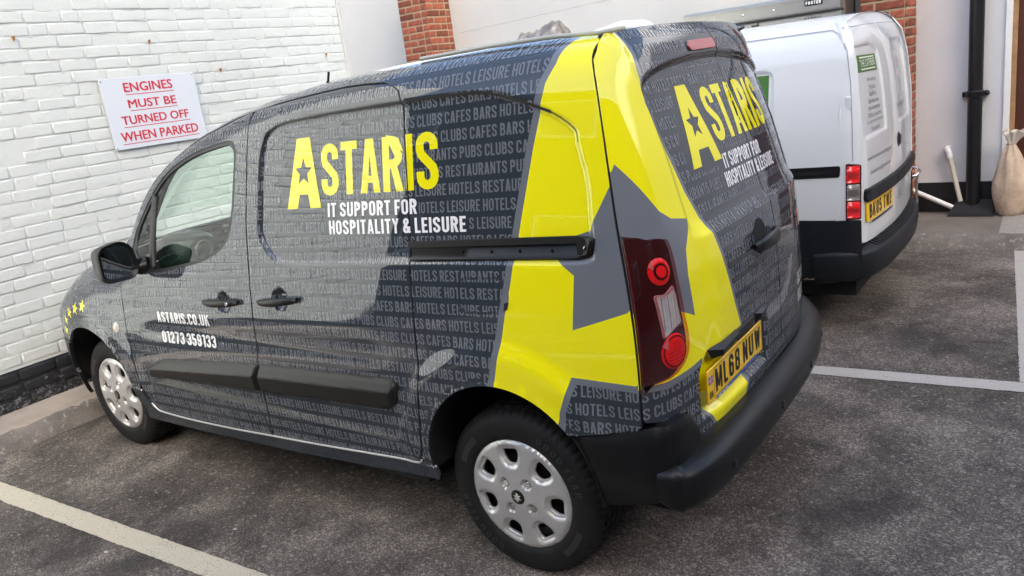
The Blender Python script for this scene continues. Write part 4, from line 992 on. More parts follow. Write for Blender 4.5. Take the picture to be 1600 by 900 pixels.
# ---- interior
mb = MB(); mb.box((-2.75, -.70, .80), (-2.05, .70, .97), 0, .05); mb.box((-2.40, -.78, .84), (-2.05, .78, .96), 0, .04); mb.build('dashboard', M['interior'], van)
def podpts(x, s): return [(x, -.60+s*dy, 1.055+s*dz) for dy, dz in ((-.10, -.16), (.10, -.16), (.11, 0), (.085, .095), (.03, .125), (-.04, .12), (-.09, .08), (-.105, 0))]
mb = MB(); P0, P1, P2 = podpts(-2.26, .9), podpts(-2.03, 1), podpts(-1.985, .82); n = 8
mb.add(P0+P1+P2, [(k*n+i, k*n+(i+1) % n, (k+1)*n+(i+1) % n, (k+1)*n+i) for k in (0, 1) for i in range(n)]+[tuple(range(2*n, 3*n))]); pod = mb.build('dashboard_end', M['interior'], van, smooth=True)
mb = MB(); mb.lathe([(.030, -.004), (.040, .006), (.048, .008), (.054, 0)], (-1.986, -.60, 1.085), 'x', 24); mb.build('air_vent', mat('vent ring', (.05, .09, .08), rough=.3), pod, smooth=True)
mb = MB(); mb.lathe([(0, .0), (.032, 0)], (-1.984, -.60, 1.085), 'x', 20); mb.build('vent_opening', M['void'], pod)
for sy in (-.42, .42):
    mb = MB(); mb.box((-1.85, sy-.24, .45), (-1.35, sy+.24, .62), 0, .04); mb.box((-1.36, sy-.22, .60), (-1.24, sy+.22, 1.12), 0, .04); mb.build('seat', M['seat'], van)
# ---- rub strips on the doors
def strip(name, pts, x0, x1):
    poly = rounded(pts, .018, 3)
    def off(U):
        zb = np.interp(U[:, 0], [-2.2, -1.28, -.48], [.500, .5505, .588]); zt = np.interp(U[:, 0], [-2.2, -1.28, -.48], [.602, .681, .710])
        v = np.clip((U[:, 1]-zb)/(zt-zb), 0, 1); d = dpoly(U, poly)
        h = .033*np.minimum(np.clip((1-v)/.38, 0, 1)*.80+.20, np.minimum(np.clip(v/.08, 0, 1)*.3+.7, 1)*(1-.30*np.clip((.62-v)/.62, 0, 1))); return h*sm(-.004, .014, d)+.002
    return panel2(name, van, SIDE, poly, M['moulding'], graphics=[np.array([(-2.3, .562), (-1.28, .6313), (-.40, .666), (-.40, .9), (-2.3, .9)])], step=.009, offfn=off, rim=.02, step_edge=.009)
strip('rub_strip', [(-2.185,.512),(-1.297,.5535),(-1.281,.679),(-1.65,.650),(-2.03,.621),(-2.11,.600),(-2.178,.548)], 0, 0)
strip('rub_strip', [(-1.282,.553),(-.528,.580),(-.485,.604),(-.455,.690),(-.484,.709),(-1.2735,.679)], 0, 0)
# ---- sliding-door rail
rail = panel('door_rail', van, SIDE, rounded([(-.328, 1.150), (.352, 1.172), (.395, 1.182), (.404, 1.236), (.350, 1.240), (-.326, 1.213)], [.004, .01, .03, .004, .004, .004], 3), M['plastic_smooth'], step=.05, off=.004, rim=.012)
panel('rail_lip', rail, SIDE, [(-.327, 1.196), (.345, 1.221), (.345, 1.241), (-.327, 1.2145)], M['moulding'], step=.05, off=.020, rim=.018, rimmat=M['void'])
panel('rail_lip', rail, SIDE, [(-.327, 1.149), (.345, 1.171), (.345, 1.180), (-.327, 1.158)], M['plastic_smooth'], step=.05, off=.014, rim=.014)
panel('rail_end_cap', rail, SIDE, rounded([(.347, 1.172), (.390, 1.181), (.403, 1.234), (.347, 1.2405)], [.002, .025, .004, .002], 3), M['moulding'], step=.03, off=.021, rim=.02)
def disc_on(dom, u, v, r, name, m, parent, prof=((0, .006), (.6, .006), (1, 0)), n=16, off=0):
    U = [(u, v)]; O = [prof[0][1]]; F = []
    for k, (rr, h) in enumerate(prof[1:]):
        for i in range(n): a = 2*math.pi*i/n; U.append((u+r*rr*math.cos(a), v+r*rr*math.sin(a))); O.append(h)
    U = np.array(U); P, N_ = dom.eval(U); P = P+N_*(np.array(O)+off)[:, None]
    F = [(0, 1+i, 1+(i+1) % n) for i in range(n)]
    for k in range(len(prof)-2): F += [(1+k*n+i, 1+(k+1)*n+i, 1+(k+1)*n+(i+1) % n, 1+k*n+(i+1) % n) for i in range(n)]
    if dom.sign < 0: F = [f[::-1] for f in F]
    return meshobj(name, P, F, m, parent, smooth=True)
disc_on(SIDE, .377, 1.207, .008, 'screw', M['chrome'], rail, off=.022)
for x in (-.10, .02, .13, .25): disc_on(SIDE, x, 1.188+.032*x, .005, 'screw', M['plastic'], rail, off=.006)
# ---- door handles
def handle(x0, x1, z0, z1, name='door_handle'):
    n = 14; V = []; F = []; m_ = 10
    for i in range(n+1):
        t = i/n; x = x0+(x1-x0)*t; z = z0+(z1-z0)*t; y = -float(Wside(x, z)); bow = .034*math.sin(math.pi*min(max(t, .02), .98))**.45; hh = .0165*(.62+.38*math.sin(math.pi*t)**.5)
        for k in range(m_):
            a = 2*math.pi*k/m_; V.append((x, y-bow+.011*math.cos(a), z+hh*math.sin(a)))
    F = [(i*m_+k, i*m_+(k+1) % m_, (i+1)*m_+(k+1) % m_, (i+1)*m_+k) for i in range(n) for k in range(m_)]+[tuple(range(m_)), tuple(n*m_+k for k in range(m_))[::-1]]
    return meshobj(name, V, F, M['moulding'], van, smooth=True)
h1 = handle(-1.59, -1.335, .936, .947); h2 = handle(-1.195, -.945, .958, .981)
mb = MB(); mb.lathe([(0, .003), (.008, .003), (.009, 0)], (-1.385, -.934, .945), 'y', 14, 0, -1); mb.build('key_lock', M['chrome'], h1, smooth=True)
# indicator repeater
disc_on(SIDE, -2.417, .752, .026, 'side_indicator', mat('indicator lens', (.62, .58, .50), rough=.2, coat=1), van, prof=((0, .010), (.5, .008), (1, 0)))
# ---- door mirror
mir = MB(); secs = []
for x, s, dy in ((-2.215, .30, 0), (-2.205, .62, 0), (-2.17, .86, 0), (-2.12, .98, 0), (-2.085, 1.0, 0), (-2.075, .97, 0)):
    R = rounded([(-1.080, 1.035), (-.915, 1.028), (-.893, 1.10), (-.905, 1.185), (-.955, 1.222), (-1.075, 1.205)], .045, 4); c = R.mean(0); secs.append([(x, c[0]+(p[0]-c[0])*s, c[1]+(p[1]-c[1])*s) for p in R])
n = len(secs[0]); mir.add([p for s_ in secs for p in s_], [(k*n+i, (k+1)*n+i, (k+1)*n+(i+1) % n, k*n+(i+1) % n) for k in range(len(secs)-1) for i in range(n)]+[tuple(range(n))])
R0 = secs[-1]; c = np.mean(R0, 0); r1 = [tuple(np.array([-2.085, *(c[1:]+(np.array(p[1:])-c[1:])*.86)])) for p in R0]; r2 = [(-2.098, *(c[1:]+(np.array(p[1:])-c[1:])*.82)) for p in R0]
mir.add(R0+r1+r2, [(k*n+i, (k+1)*n+i, (k+1)*n+(i+1) % n, k*n+(i+1) % n) for k in (0, 1) for i in range(n)])
mo = mir.build('door_mirror', M['plastic'], van, smooth=True)
mb = MB(); mb.add([(-2.096, *(c[1:]+(np.array(p[1:])-c[1:])*.83)) for p in R0], [tuple(range(n))]); mb.build('mirror_glass', M['mirror'], mo)
mb = MB(); mb.tube([(-2.13, -.93, 1.075), (-2.11, -.88, 1.070), (-2.085, -.845, 1.075)], [.030, .034, .042], 10); mb.box((-2.125, -.895, 1.035), (-2.085, -.855, 1.115), 0, .008); mb.build('mirror_arm', M['plastic'], mo, smooth=True)
# ---- lettering
cyc = 'RESTAURANTS PUBS CLUBS CAFES BARS HOTELS LEISURE HOTELS '; H = .0375; GAPB = .10; WS = .262/((text_width('RESTAURANTS PUBS', GAPB)-text_width('PUBS', GAPB))*H)
def rowtext(word_index_char, x_anchor, z0, x_min, x_max, slope, h=H):
    s_ = cyc*7; start = len(cyc)*3+word_index_char; xs = []; x = 0.0
    for ch in s_: xs.append(x); x += (WIDTH.get(ch, .46)+(GAPB if ch != ' ' else .0))*h*WS
    dx = x_anchor-xs[start]; out = []
    for ch, xx in zip(s_, xs):
        xx += dx
        if ch == ' ' or xx < x_min or xx > x_max: continue
        P, F = glyph(ch, .145, .26); u = xx+P[:, 0]*h*WS; out.append((np.stack([u, z0+P[:, 1]*h+slope*u], 1), F))
    return merge2d(out) if out else None
PUBS = cyc.index('PUBS'); REST = 0; LEIS = cyc.index('LEISURE'); BARS = cyc.index('BARS'); CLUBS = cyc.index('CLUBS'); CAFES = cyc.index('CAFES')
ANCH = {12: (LEIS, -.165), 11: (LEIS, -.034), 10: (LEIS, .187), 9: (BARS, -.037), 8: (CLUBS, -.176), 7: (PUBS, -.098), 6: (REST, -.160), 5: (REST, -.008), 4: (LEIS, -.159), 3: (LEIS, -.036), 2: (PUBS, -.556), 1: (PUBS, -.376),
        0: (PUBS, -1.078), -1: (PUBS, -.922), -2: (PUBS, -.764), -3: (REST, -.886), -4: (REST, -.771), -5: (REST, -.644), -6: (REST, -.522), -7: (REST, -.40), -8: (REST, -.275), -9: (REST, -.79), -10: (REST, -.66), -11: (REST, -.93), -12: (REST, -.80), -13: (REST, -.68), -14: (REST, -.56), 13: (LEIS, -.30)}
cutlines = [np.array(L0c), np.array(L1c), np.array(L2c), np.array(SEAM), np.array(FRAME), np.array(SILL)]
A_CLEAR = np.array([(-.965,1.60),(-.84,1.61),(-.775,1.45),(-.785,1.31),(-1.02,1.305),(-1.055,1.40),(-1.0,1.585)])
T_CLEAR = [np.array([(-.77,1.292),(-.285,1.304),(-.285,1.366),(-.77,1.354)]), np.array([(-.77,1.226),(-.07,1.243),(-.07,1.308),(-.77,1.292)]), np.array([(-2.02,.80),(-1.575,.812),(-1.575,.876),(-2.02,.866)]), np.array([(-2.02,.70),(-1.56,.714),(-1.56,.785),(-2.02,.772)])]
rqz = np.array(rq)
FINS = [fd, sd_, rqz, FUEL, sl, fn]
def keep_side(c):
    k = classify_side(c) == 0
    for L in cutlines: k &= dpoly(c, L, False) > .0042
    k &= ~inpoly(c, WIN) & (dpoly(c, FUEL) > .003)
    ins = np.zeros(len(c), bool)
    for p in FINS: ins |= inpoly(c, p)
    k &= ins
    for p in [A_CLEAR]+T_CLEAR: k &= ~inpoly(c, p)
    return k
def stuff(o):
    if o: o['kind'] = 'stuff'
def xlim(k): return (-3.35, .55)
for k in range(-14, 14):
    r_ = rowtext(*ANCH[k], 1.0905+.0565*k, *xlim(k), .024)
    if k in (-6, -7, -8):
        o = decal('lettering_row', van, SIDE, r_[0]-[0, .0085], r_[1], M['wraptext'], .0008, lambda c: keep_side(c) & (c[:, 0] > .20)); stuff(o)
        o = decal('lettering_row', van, SIDE, r_[0], r_[1], M['wraptext'], .0008, lambda c: keep_side(c) & (c[:, 0] < .20)); stuff(o)
        continue
    o = decal('lettering_row', van, SIDE, r_[0], r_[1], M['wraptext'], .0008, keep_side); stuff(o)
# the sill row stands proud with its panel
r_ = rowtext(REST, -.79, .262, -2.38, -.36, .042); stuff(decal('lettering_row', van, SIDE, r_[0], r_[1], M['wraptext'], .0075, lambda c: inpoly(c, sl) & (dpoly(c, sl) > .002)))
def cut(c):
    k = np.ones(len(c), bool)
    for L in cutlines: k &= dpoly(c, L, False) > .0042
    return k
Apoly = lambda x0, x1, zb, zt, sl_: (np.array([(x0, zb), (x0+.062, zb), (x0+.076, zb+.052), (x1-.076, zb+.052), (x1-.062, zb), (x1, zb), ((x0+x1)/2+.040, zt), ((x0+x1)/2-.040, zt)]))
def bigA(x0, x1, zb, zt, slope):
    P = Apoly(x0, x1, zb, zt, 0); st_ = star((x0+x1)/2, zb+.135, .052, 90, .45); U, F = tri2d(resample(P, .012), [resample(st_, .012)], step=.016); U = U.copy(); U[:, 1] += slope*(U[:, 0]-x0); return U, F
U, F = bigA(-.994, -.792, 1.328, 1.590, .024); logo = decal('logo_letter', van, SIDE, U, F, M['yellow'], .0009)
def letters(name, t, x, z, h, fit, gap, s_, slope, dom, m, off, keep=None, parent=None):
    ws = fit/(text_width(t, gap)*h); cx = x
    for ch in t:
        if ch != ' ':
            P, F = glyph(ch, s_); U = np.stack([cx+P[:, 0]*h*ws, z+P[:, 1]*h+slope*(cx+P[:, 0]*h*ws-x)], 1); decal(name, parent or van, dom, *fine(U, F, .012 if h > .1 else .02), m, off, keep)
        cx += (WIDTH.get(ch, .46)+(gap if ch != ' ' else 0))*h*ws
letters('logo_letter', 'STARIS', -.786, 1.376, .187, .595, .07, .165, .024, SIDE, M['yellow'], .0009)
for t, x, z, h, ft, s_ in (('IT SUPPORT FOR', -.755, 1.298, .051, .460, .165), ('HOSPITALITY & LEISURE', -.751, 1.234, .051, .669, .165), ('ASTARIS.CO.UK', -2.010, .811, .052, .424, .175), ('01273 359133', -2.005, .709, .058, .437, .175)):
    letters('white_letter', t, x, z, h, ft, .10, s_, .024, SIDE, M['white_vinyl'], .0009)
groove('shut_line', SIDE, [p for p in L2c if 1.13 < p[1] < 1.60]+[(-.3385, 1.60)], .0062, .0016, M['void'])
for (x, z, rr) in ((-2.715,.845,.036),(-2.800,.827,.036),(-2.886,.800,.036),(-2.962,.750,.037),(-3.012,.685,.038)):
    U, F = fine(*poly2d(star(x, z, rr, 82), .02), .02); decal('star', van, SIDE, U, F, M['yellow'], .0009)
# rear rows
RANCH = {12: (REST+5, -.539), 11: (REST, -.536), 10: (cyc.rindex('HOTELS')+3, -.565), 9: (LEIS+5, -.561), 8: (LEIS, -.544), 7: (cyc.rindex('HOTELS')+1, -.530), 6: (CAFES, -.52), 5: (CLUBS, -.505), 4: (PUBS, -.495), 3: (REST+6, -.488), 2: (REST+1, -.486), 1: (cyc.rindex('HOTELS')+2, -.478), 0: (BARS, -.435), -1: (CAFES, -.400), -2: (PUBS+3, -.389), -3: (REST+9, -.365), -4: (REST+4, -.353), -5: (REST, -.338),
         -6: (CAFES-2, -.91), -7: (CLUBS-2, -.91), -8: (CLUBS+2, -.743), -9: (REST+8, -.692), -10: (REST+2, -.66)}
def keep_rear(c):
    k = (classify_rear(c) == 0) & ~inpoly(c, LAMP) & ~inpoly(c, LAMPR) & (np.abs(c[:, 0]-.07) > .0035) & (inpoly(c, rd) | inpoly(c, rd2))
    zh = np.interp(c[:, 0], ZH_Y, ZH_Z); k &= ~((c[:, 1] > zh-.016) & (c[:, 1] < zh+.012))
    k &= ~((c[:, 0] > -.47) & (c[:, 0] < -.18) & (c[:, 1] > 1.345) & (c[:, 1] < 1.625) & (np.abs(c[:, 0]+.32) < .05+.5*(1.66-c[:, 1])))
    k &= ~((c[:, 0] > -.245) & (c[:, 0] < .30) & (c[:, 1] > 1.255) & (c[:, 1] < 1.375)) & ~((c[:, 0] > .32) & (c[:, 0] < .72) & (c[:, 1] > .665) & (c[:, 1] < .815))
    k &= ~((c[:, 0] > -.20) & (c[:, 0] < .06) & (c[:, 1] > 1.712) & (c[:, 1] < 1.77))
    return k
for k, (ci_, y0) in RANCH.items():
    r_ = rowtext(ci_, y0, 1.102+.0565*k, -.93, .84, 0)
    if k in (-6, -7, -8):
        stuff(decal('lettering_row', van, REAR, r_[0]-[0, .0085], r_[1], M['wraptext'], .0008, lambda c: keep_rear(c) & (c[:, 0] < -.56))); stuff(decal('lettering_row', van, REAR, r_[0], r_[1], M['wraptext'], .0008, lambda c: keep_rear(c) & (c[:, 0] > -.56)))
    else: stuff(decal('lettering_row', van, REAR, r_[0], r_[1], M['wraptext'], .0008, keep_rear))
kr = lambda c: np.abs(c[:, 0]-.07) > .0035
U, F = bigA(-.437, -.206, 1.358, 1.618, 0); decal('logo_letter', van, REAR, U, F, M['yellow'], .0009)
letters('logo_letter', 'STARIS', -.197, 1.412, .187, .572, .07, .165, 0, REAR, M['yellow'], .0009, kr)
for t, x, z, h, ft in (('IT SUPPORT FOR', -.200, 1.322, .050, .372), ('HOSPITALITY & LEISURE', -.226, 1.262, .050, .520), ('ASTARIS.CO.UK', .34, .755, .05, .36), ('01273 359133', .34, .68, .055, .37)):
    letters('white_letter', t, x, z, h, ft, .10, .165, 0, REAR, M['white_vinyl'], .0009, kr)
# ---- tail lamps
M['lampmid'] = mat('dark red lens ring', (.16, .004, .006), rough=.15, coat=1); M['glint'] = mat('pale red painted glint', (.62, .30, .30), rough=.2, coat=1)
M['greylens'] = mat('grey lens rib', (.28, .25, .25), rough=.2)
def lamp(poly, sgn, shift):
    pg = np.array([poly.mean(0)+(p-poly.mean(0))*1.012 for p in poly])
    if sgn > 0: pg = np.array([(-float(yedge(z))+.0055, z) if y < -.83 else (y, z) for y, z in pg])
    o = panel('tail_lamp', van, REAR, pg, M['lampdark'], step=.02, off=.004, rim=.03)
    f = lambda y: sgn*y-shift
    for y, z, r1, inner in ((-.787, 1.120, .040, True), (-.784, .878, .054, False)):
        U = [];
        o2 = disc_on(REAR, f(y), z, r1, 'lamp_lens', M['lampred'], o, prof=((0, .010), (.55, .0095), (.86, .007), (1, .004)), n=24, off=.001)
        if inner: disc_on(REAR, f(y), z, r1*.62, 'lamp_ring', M['lampdark'], o, prof=((0, .0105), (1, .0105)), n=20, off=.0013); disc_on(REAR, f(y), z, r1*.44, 'lamp_bulb', M['lampred'], o, prof=((0, .013), (1, .011)), n=18, off=.0022)
        else:
            def ring(ra, rb, m_, of):
                U = [(f(y)+q_*math.cos(2*math.pi*i/28), z+q_*math.sin(2*math.pi*i/28)) for q_ in (ra, rb) for i in range(28)]; decal('lamp_ring', o, REAR, U, [(i, (i+1) % 28, 28+(i+1) % 28) for i in range(28)]+[(i, 28+(i+1) % 28, 28+i) for i in range(28)], m_, of)
            ring(r1*.80, r1*.90, M['lampmid'], .0098)
            for q_ in range(-2, 2): groove('lens_rib', REAR, [(f(y)-r1*.60, z-.010+q_*.011), (f(y)+r1*.60, z-.010+q_*.011)], .0018, .0118, M['lampmid'], o)
        decal('lens_glint', o, REAR, [(f(y-r1*.95), z+r1*.55), (f(y-r1*.45), z+r1*.95), (f(y-r1*.62), z+r1*.25)], [(0, 1, 2)], M['glint'], .0122)  # small pale triangle painted on the lens as a highlight
        if not inner: disc_on(REAR, f(y)+sgn*.006, z+.014, r1*.36, 'lamp_bulb', mat('lamp centre', (.75, .012, .014), rough=.1, coat=1), o, prof=((0, .014), (1, .0115)), n=18, off=.001)
    if sgn > 0:
        e_ = [(-float(yedge(z))+.0085, z) for z in np.linspace(.815, 1.20, 20)]
        groove('lamp_edge', REAR, e_, .0022, .0052, M['lampmid'], o)
    q = rounded([(-.826, 1.058), (-.790, 1.050), (-.748, 1.070), (-.740, .955), (-.775, .945), (-.822, .925)], .01, 3); q = np.stack([f(q[:, 0]), q[:, 1]], 1)
    if sgn < 0: q = q[::-1]
    panel('reversing_lens', o, REAR, q, M['lampclear'], step=.02, off=.0065, rim=.004, step_edge=.01)
    for k_ in range(6):
        yy = f(-.812+.0125*k_); groove('lens_rib', REAR, [(yy, .945), (yy+f(.006)-f(0), 1.045)], .0022, .0074, M['greylens'] if k_ % 2 else M['chrome'], o)
lamp(LAMP, 1, 0); lamp(LAMPR, -1, .035)
M['cover'] = glassmat('red tinted lamp cover', (.92, .58, .58))
pg = np.array([LAMP.mean(0)+(p-LAMP.mean(0))*1.0 for p in LAMP]); pg = np.array([(-float(yedge(z))+.0065, z) if y < -.83 else (y, z) for y, z in pg])
panel('lamp_cover', van, REAR, pg, M['cover'], holes=[rounded([(-.826, 1.058), (-.790, 1.050), (-.748, 1.070), (-.740, .955), (-.775, .945), (-.822, .925)], .01, 3)], step=.03, off=.0165, rim=.010)
# ---- high brake light
bl = rounded([(-.175, 1.722), (.045, 1.724), (.052, 1.742), (.045, 1.756), (-.175, 1.753), (-.185, 1.738)], .008, 3)
panel('brake_light_seal', van, REAR, bl.mean(0)+(bl-bl.mean(0))*1.06, M['trim'], step=.03, off=.003, rim=.01)
b_ = panel('brake_light', van, REAR, bl, mat('faded red lens', (.42, .045, .05), rough=.2, coat=1), step=.03, off=.007, rim=.01)
# ---- rear door handle
cupo = disc_on(REAR, -.10, 1.065, .062, 'handle_cup', M['void'], van, prof=((0, .002), (1, .002)), n=24)
V = []; m_ = 10; n = 12
for i in range(n+1):
    t = i/n; y = -.205+.235*t; z = 1.046+.012*t; x = float(Xrear(y, z))+.012+.030*math.sin(math.pi*t)**.6; hh = .026*(.5+.5*math.sin(math.pi*t)**.5)
    for k in range(m_): a = 2*math.pi*k/m_; V.append((x+.012*math.cos(a), y, z+hh*math.sin(a)))
meshobj('rear_door_handle', V, [(i*m_+k, (i+1)*m_+k, (i+1)*m_+(k+1) % m_, i*m_+(k+1) % m_) for i in range(n) for k in range(m_)]+[tuple(range(m_))[::-1], tuple(n*m_+k for k in range(m_))], M['plastic_smooth'], van, smooth=True)
# ---- number plate
PX = .6215
mb = MB(); mb.box((PX-.006, -.640, .643), (PX, -.120, .756), 0, .002); plate = mb.build('number_plate', M['plate'], van)
PD = Dom(lambda u, v: np.stack([np.full_like(u, PX+.0008), u, v], 1), 1)
def pline(y0, z0, y1, z1, m=M['black']): decal('plate_border', plate, PD, [(y0, z0), (y1, z0), (y1, z1), (y0, z1)], [(0, 1, 2), (0, 2, 3)], m, 0)
for a in ((-.592, .652, -.590, .748), (-.130, .652, -.128, .748), (-.590, .747, -.130, .7485), (-.590, .652, -.130, .6535)): pline(*a)
letters('plate_letter', 'ML68', -.578, .664, .077, .222, .16, .165, 0, PD, M['black'], .0003, parent=plate)
letters('plate_letter', 'NUW', -.322, .664, .077, .180, .16, .165, 0, PD, M['black'], .0003, parent=plate)
U, F = text2d('UK', -.632, .660, .024, gap=.16, s=.14, fit=.030); decal('plate_lettering', plate, PD, U, F, M['black'], .0003)
for (a, m_, of) in (((-.636, .708, -.598, .734), M['blueprint'], .0002), ((-.636, .718, -.598, .724), M['white_vinyl'], .0004), ((-.620, .708, -.614, .734), M['white_vinyl'], .0004), ((-.636, .7195, -.598, .7225), M['redprint'], .0006), ((-.6185, .708, -.6155, .734), M['redprint'], .0006)):
    decal('flag', plate, PD, [(a[0], a[1]), (a[2], a[1]), (a[2], a[3]), (a[0], a[3])], [(0, 1, 2), (0, 2, 3)], m_, of)
for s1 in (1, -1):
    U = np.array([(-.636, .708), (-.632, .708), (-.598, .734), (-.602, .734)]) if s1 > 0 else np.array([(-.602, .708), (-.598, .708), (-.632, .734), (-.636, .734)]); decal('flag', plate, PD, U, [(0, 1, 2), (0, 2, 3)], M['redprint'], .0003)
decal('plate_strip', plate, PD, [(-.585, .640), (-.19, .640), (-.175, .650), (-.570, .650)], [(0, 1, 2), (0, 2, 3)], M['blueprint'], .0005)
U, F = text2d('WWW', -.565, .6425, .005, fit=.09); decal('plate_lettering', plate, PD, U, F, M['white_vinyl'], .0008)
for a, b in ((-.605, -.385), (-.235, -.085)):
    mb = MB(); mb.add([(.612, a, .816), (.612, b, .822), (.648, b-.03, .812), (.648, a+.05, .804), (.612, a+.03, .776), (.612, b-.02, .780), (.640, b-.04, .786), (.640, a+.06, .780)], [(0, 1, 2, 3), (4, 7, 6, 5), (0, 3, 7, 4), (1, 5, 6, 2), (3, 2, 6, 7)]); mb.build('plate_light', M['plastic_smooth'], van)
mb = MB(); mb.box((.60, -.40, .775), (.635, -.22, .812), 0, .004); mb.build('plate_light_bar', M['moulding'], van)
# ---- rear bumper
cpath = spline([(.262, -.921), (.36, -.924), (.46, -.924), (.54, -.919), (.587, -.900), (.612, -.865), (.622, -.81), (.624, -.74), (.624, -.690)], 6)
def cut_top(t, x, y):
    if y < -.90 and x < .55: return float(np.interp(x, [.26, .302, .42, .51, .55], [.606, .616, .642, .664, .672]))
    return float(np.interp(y, [-.905, -.86, -.80, -.76, -.735, -.715, -.690], [.676, .677, .682, .668, .645, .614, .548]))
V = []; T = np.gradient(cpath, axis=0); T /= np.linalg.norm(T, axis=1)[:, None]; NN = np.stack([T[:, 1], -T[:, 0]], 1); NR = 12
for i, (p, nn) in enumerate(zip(cpath, NN)):
    zt_ = cut_top(i, p[0], p[1]); zb = float(np.interp(p[0], [.372, .58], [.378, .432])) if p[0] > .372 else float(ARCH_R[1]+math.sqrt(max(1e-6, (ARCH_R[2]+.004)**2-p[0]**2))) if p[0] < .355 else .385
    zb = min(zb, zt_-.004); 
    for q in range(NR+1):
        f = q/NR; z = zt_-(zt_-zb)*f; d = -.014*(1-min(1, f*(zt_-zb)/.04))**2-.002; d -= .022*max(0, (.52-z)/.125)**1.6
        V.append((p[0]+nn[0]*d, p[1]+nn[1]*d, z))
F = [(i*(NR+1)+q, i*(NR+1)+q+1, (i+1)*(NR+1)+q+1, (i+1)*(NR+1)+q) for i in range(len(cpath)-1) for q in range(NR)]
k = NR+1; base = len(V); V += [(p[0]-nn[0]*.07, p[1]-nn[1]*.07, V[i*k][2]-.002) for i, (p, nn) in enumerate(zip(cpath, NN))]
F += [(base+i, i*k, (i+1)*k, base+i+1) for i in range(len(cpath)-1)]
MB().add(V, F).build('bumper_corner', M['plastic'], van, smooth=True)
path = [(.560, -.925), (.612, -.918), (.650, -.885), (.680, -.82), (.700, -.70), (.709, -.5), (.713, -.25), (.711, 0), (.704, .20), (.685, .40), (.642, .60), (.602, .72), (.55, .82), (.505, .87), (.46, .89)]
pp = spline(path, 5); prof = [(-.125, .554), (-.075, .551), (-.035, .545), (-.014, .535), (-.004, .518), (.0, .497), (.001, .468), (-.003, .438), (-.012, .415), (-.03, .400), (-.10, .386)]
T = np.gradient(pp, axis=0); T /= np.linalg.norm(T, axis=1)[:, None]; Nn_ = np.stack([T[:, 1], -T[:, 0]], 1); V = []; F = []; k = len(prof)
for i, (p, nn) in enumerate(zip(pp, Nn_)):
    e = min(i, len(pp)-1-i); sq = 1 if e > 3 else (.90+.1*e/4)
    inn = 1.0 if 8 < i < len(pp)-9 else .55
    for d, z in prof: V.append((p[0]+nn[0]*d*inn, p[1]+nn[1]*d*inn, .475+(z-.475)*sq+.030*max(0, 1-e/9)*(1 if z < .45 else 0)))
F = [(i*k+j, i*k+j+1, (i+1)*k+j+1, (i+1)*k+j) for i in range(len(pp)-1) for j in range(k-1)]+[tuple(range(k)), tuple((len(pp)-1)*k+j for j in range(k))[::-1]]
bumper = MB().add(V, F).build('rear_bumper', M['plastic'], van, smooth=True)
for y in (-.665, -.20, .22, .58):
    i = int(np.argmin(np.abs(pp[:, 1]-y))); p = pp[i]; nn = Nn_[i]; mb = MB(); ax = Vector((nn[0], nn[1], 0))
    q = Vector((p[0], p[1], .470))+ax*.0005
    mb.tube([q-ax*.004, q+ax*.003, q+ax*.005], [.015, .015, .011], 14); mb.build('parking_sensor', M['plastic_smooth'], bumper, smooth=True)
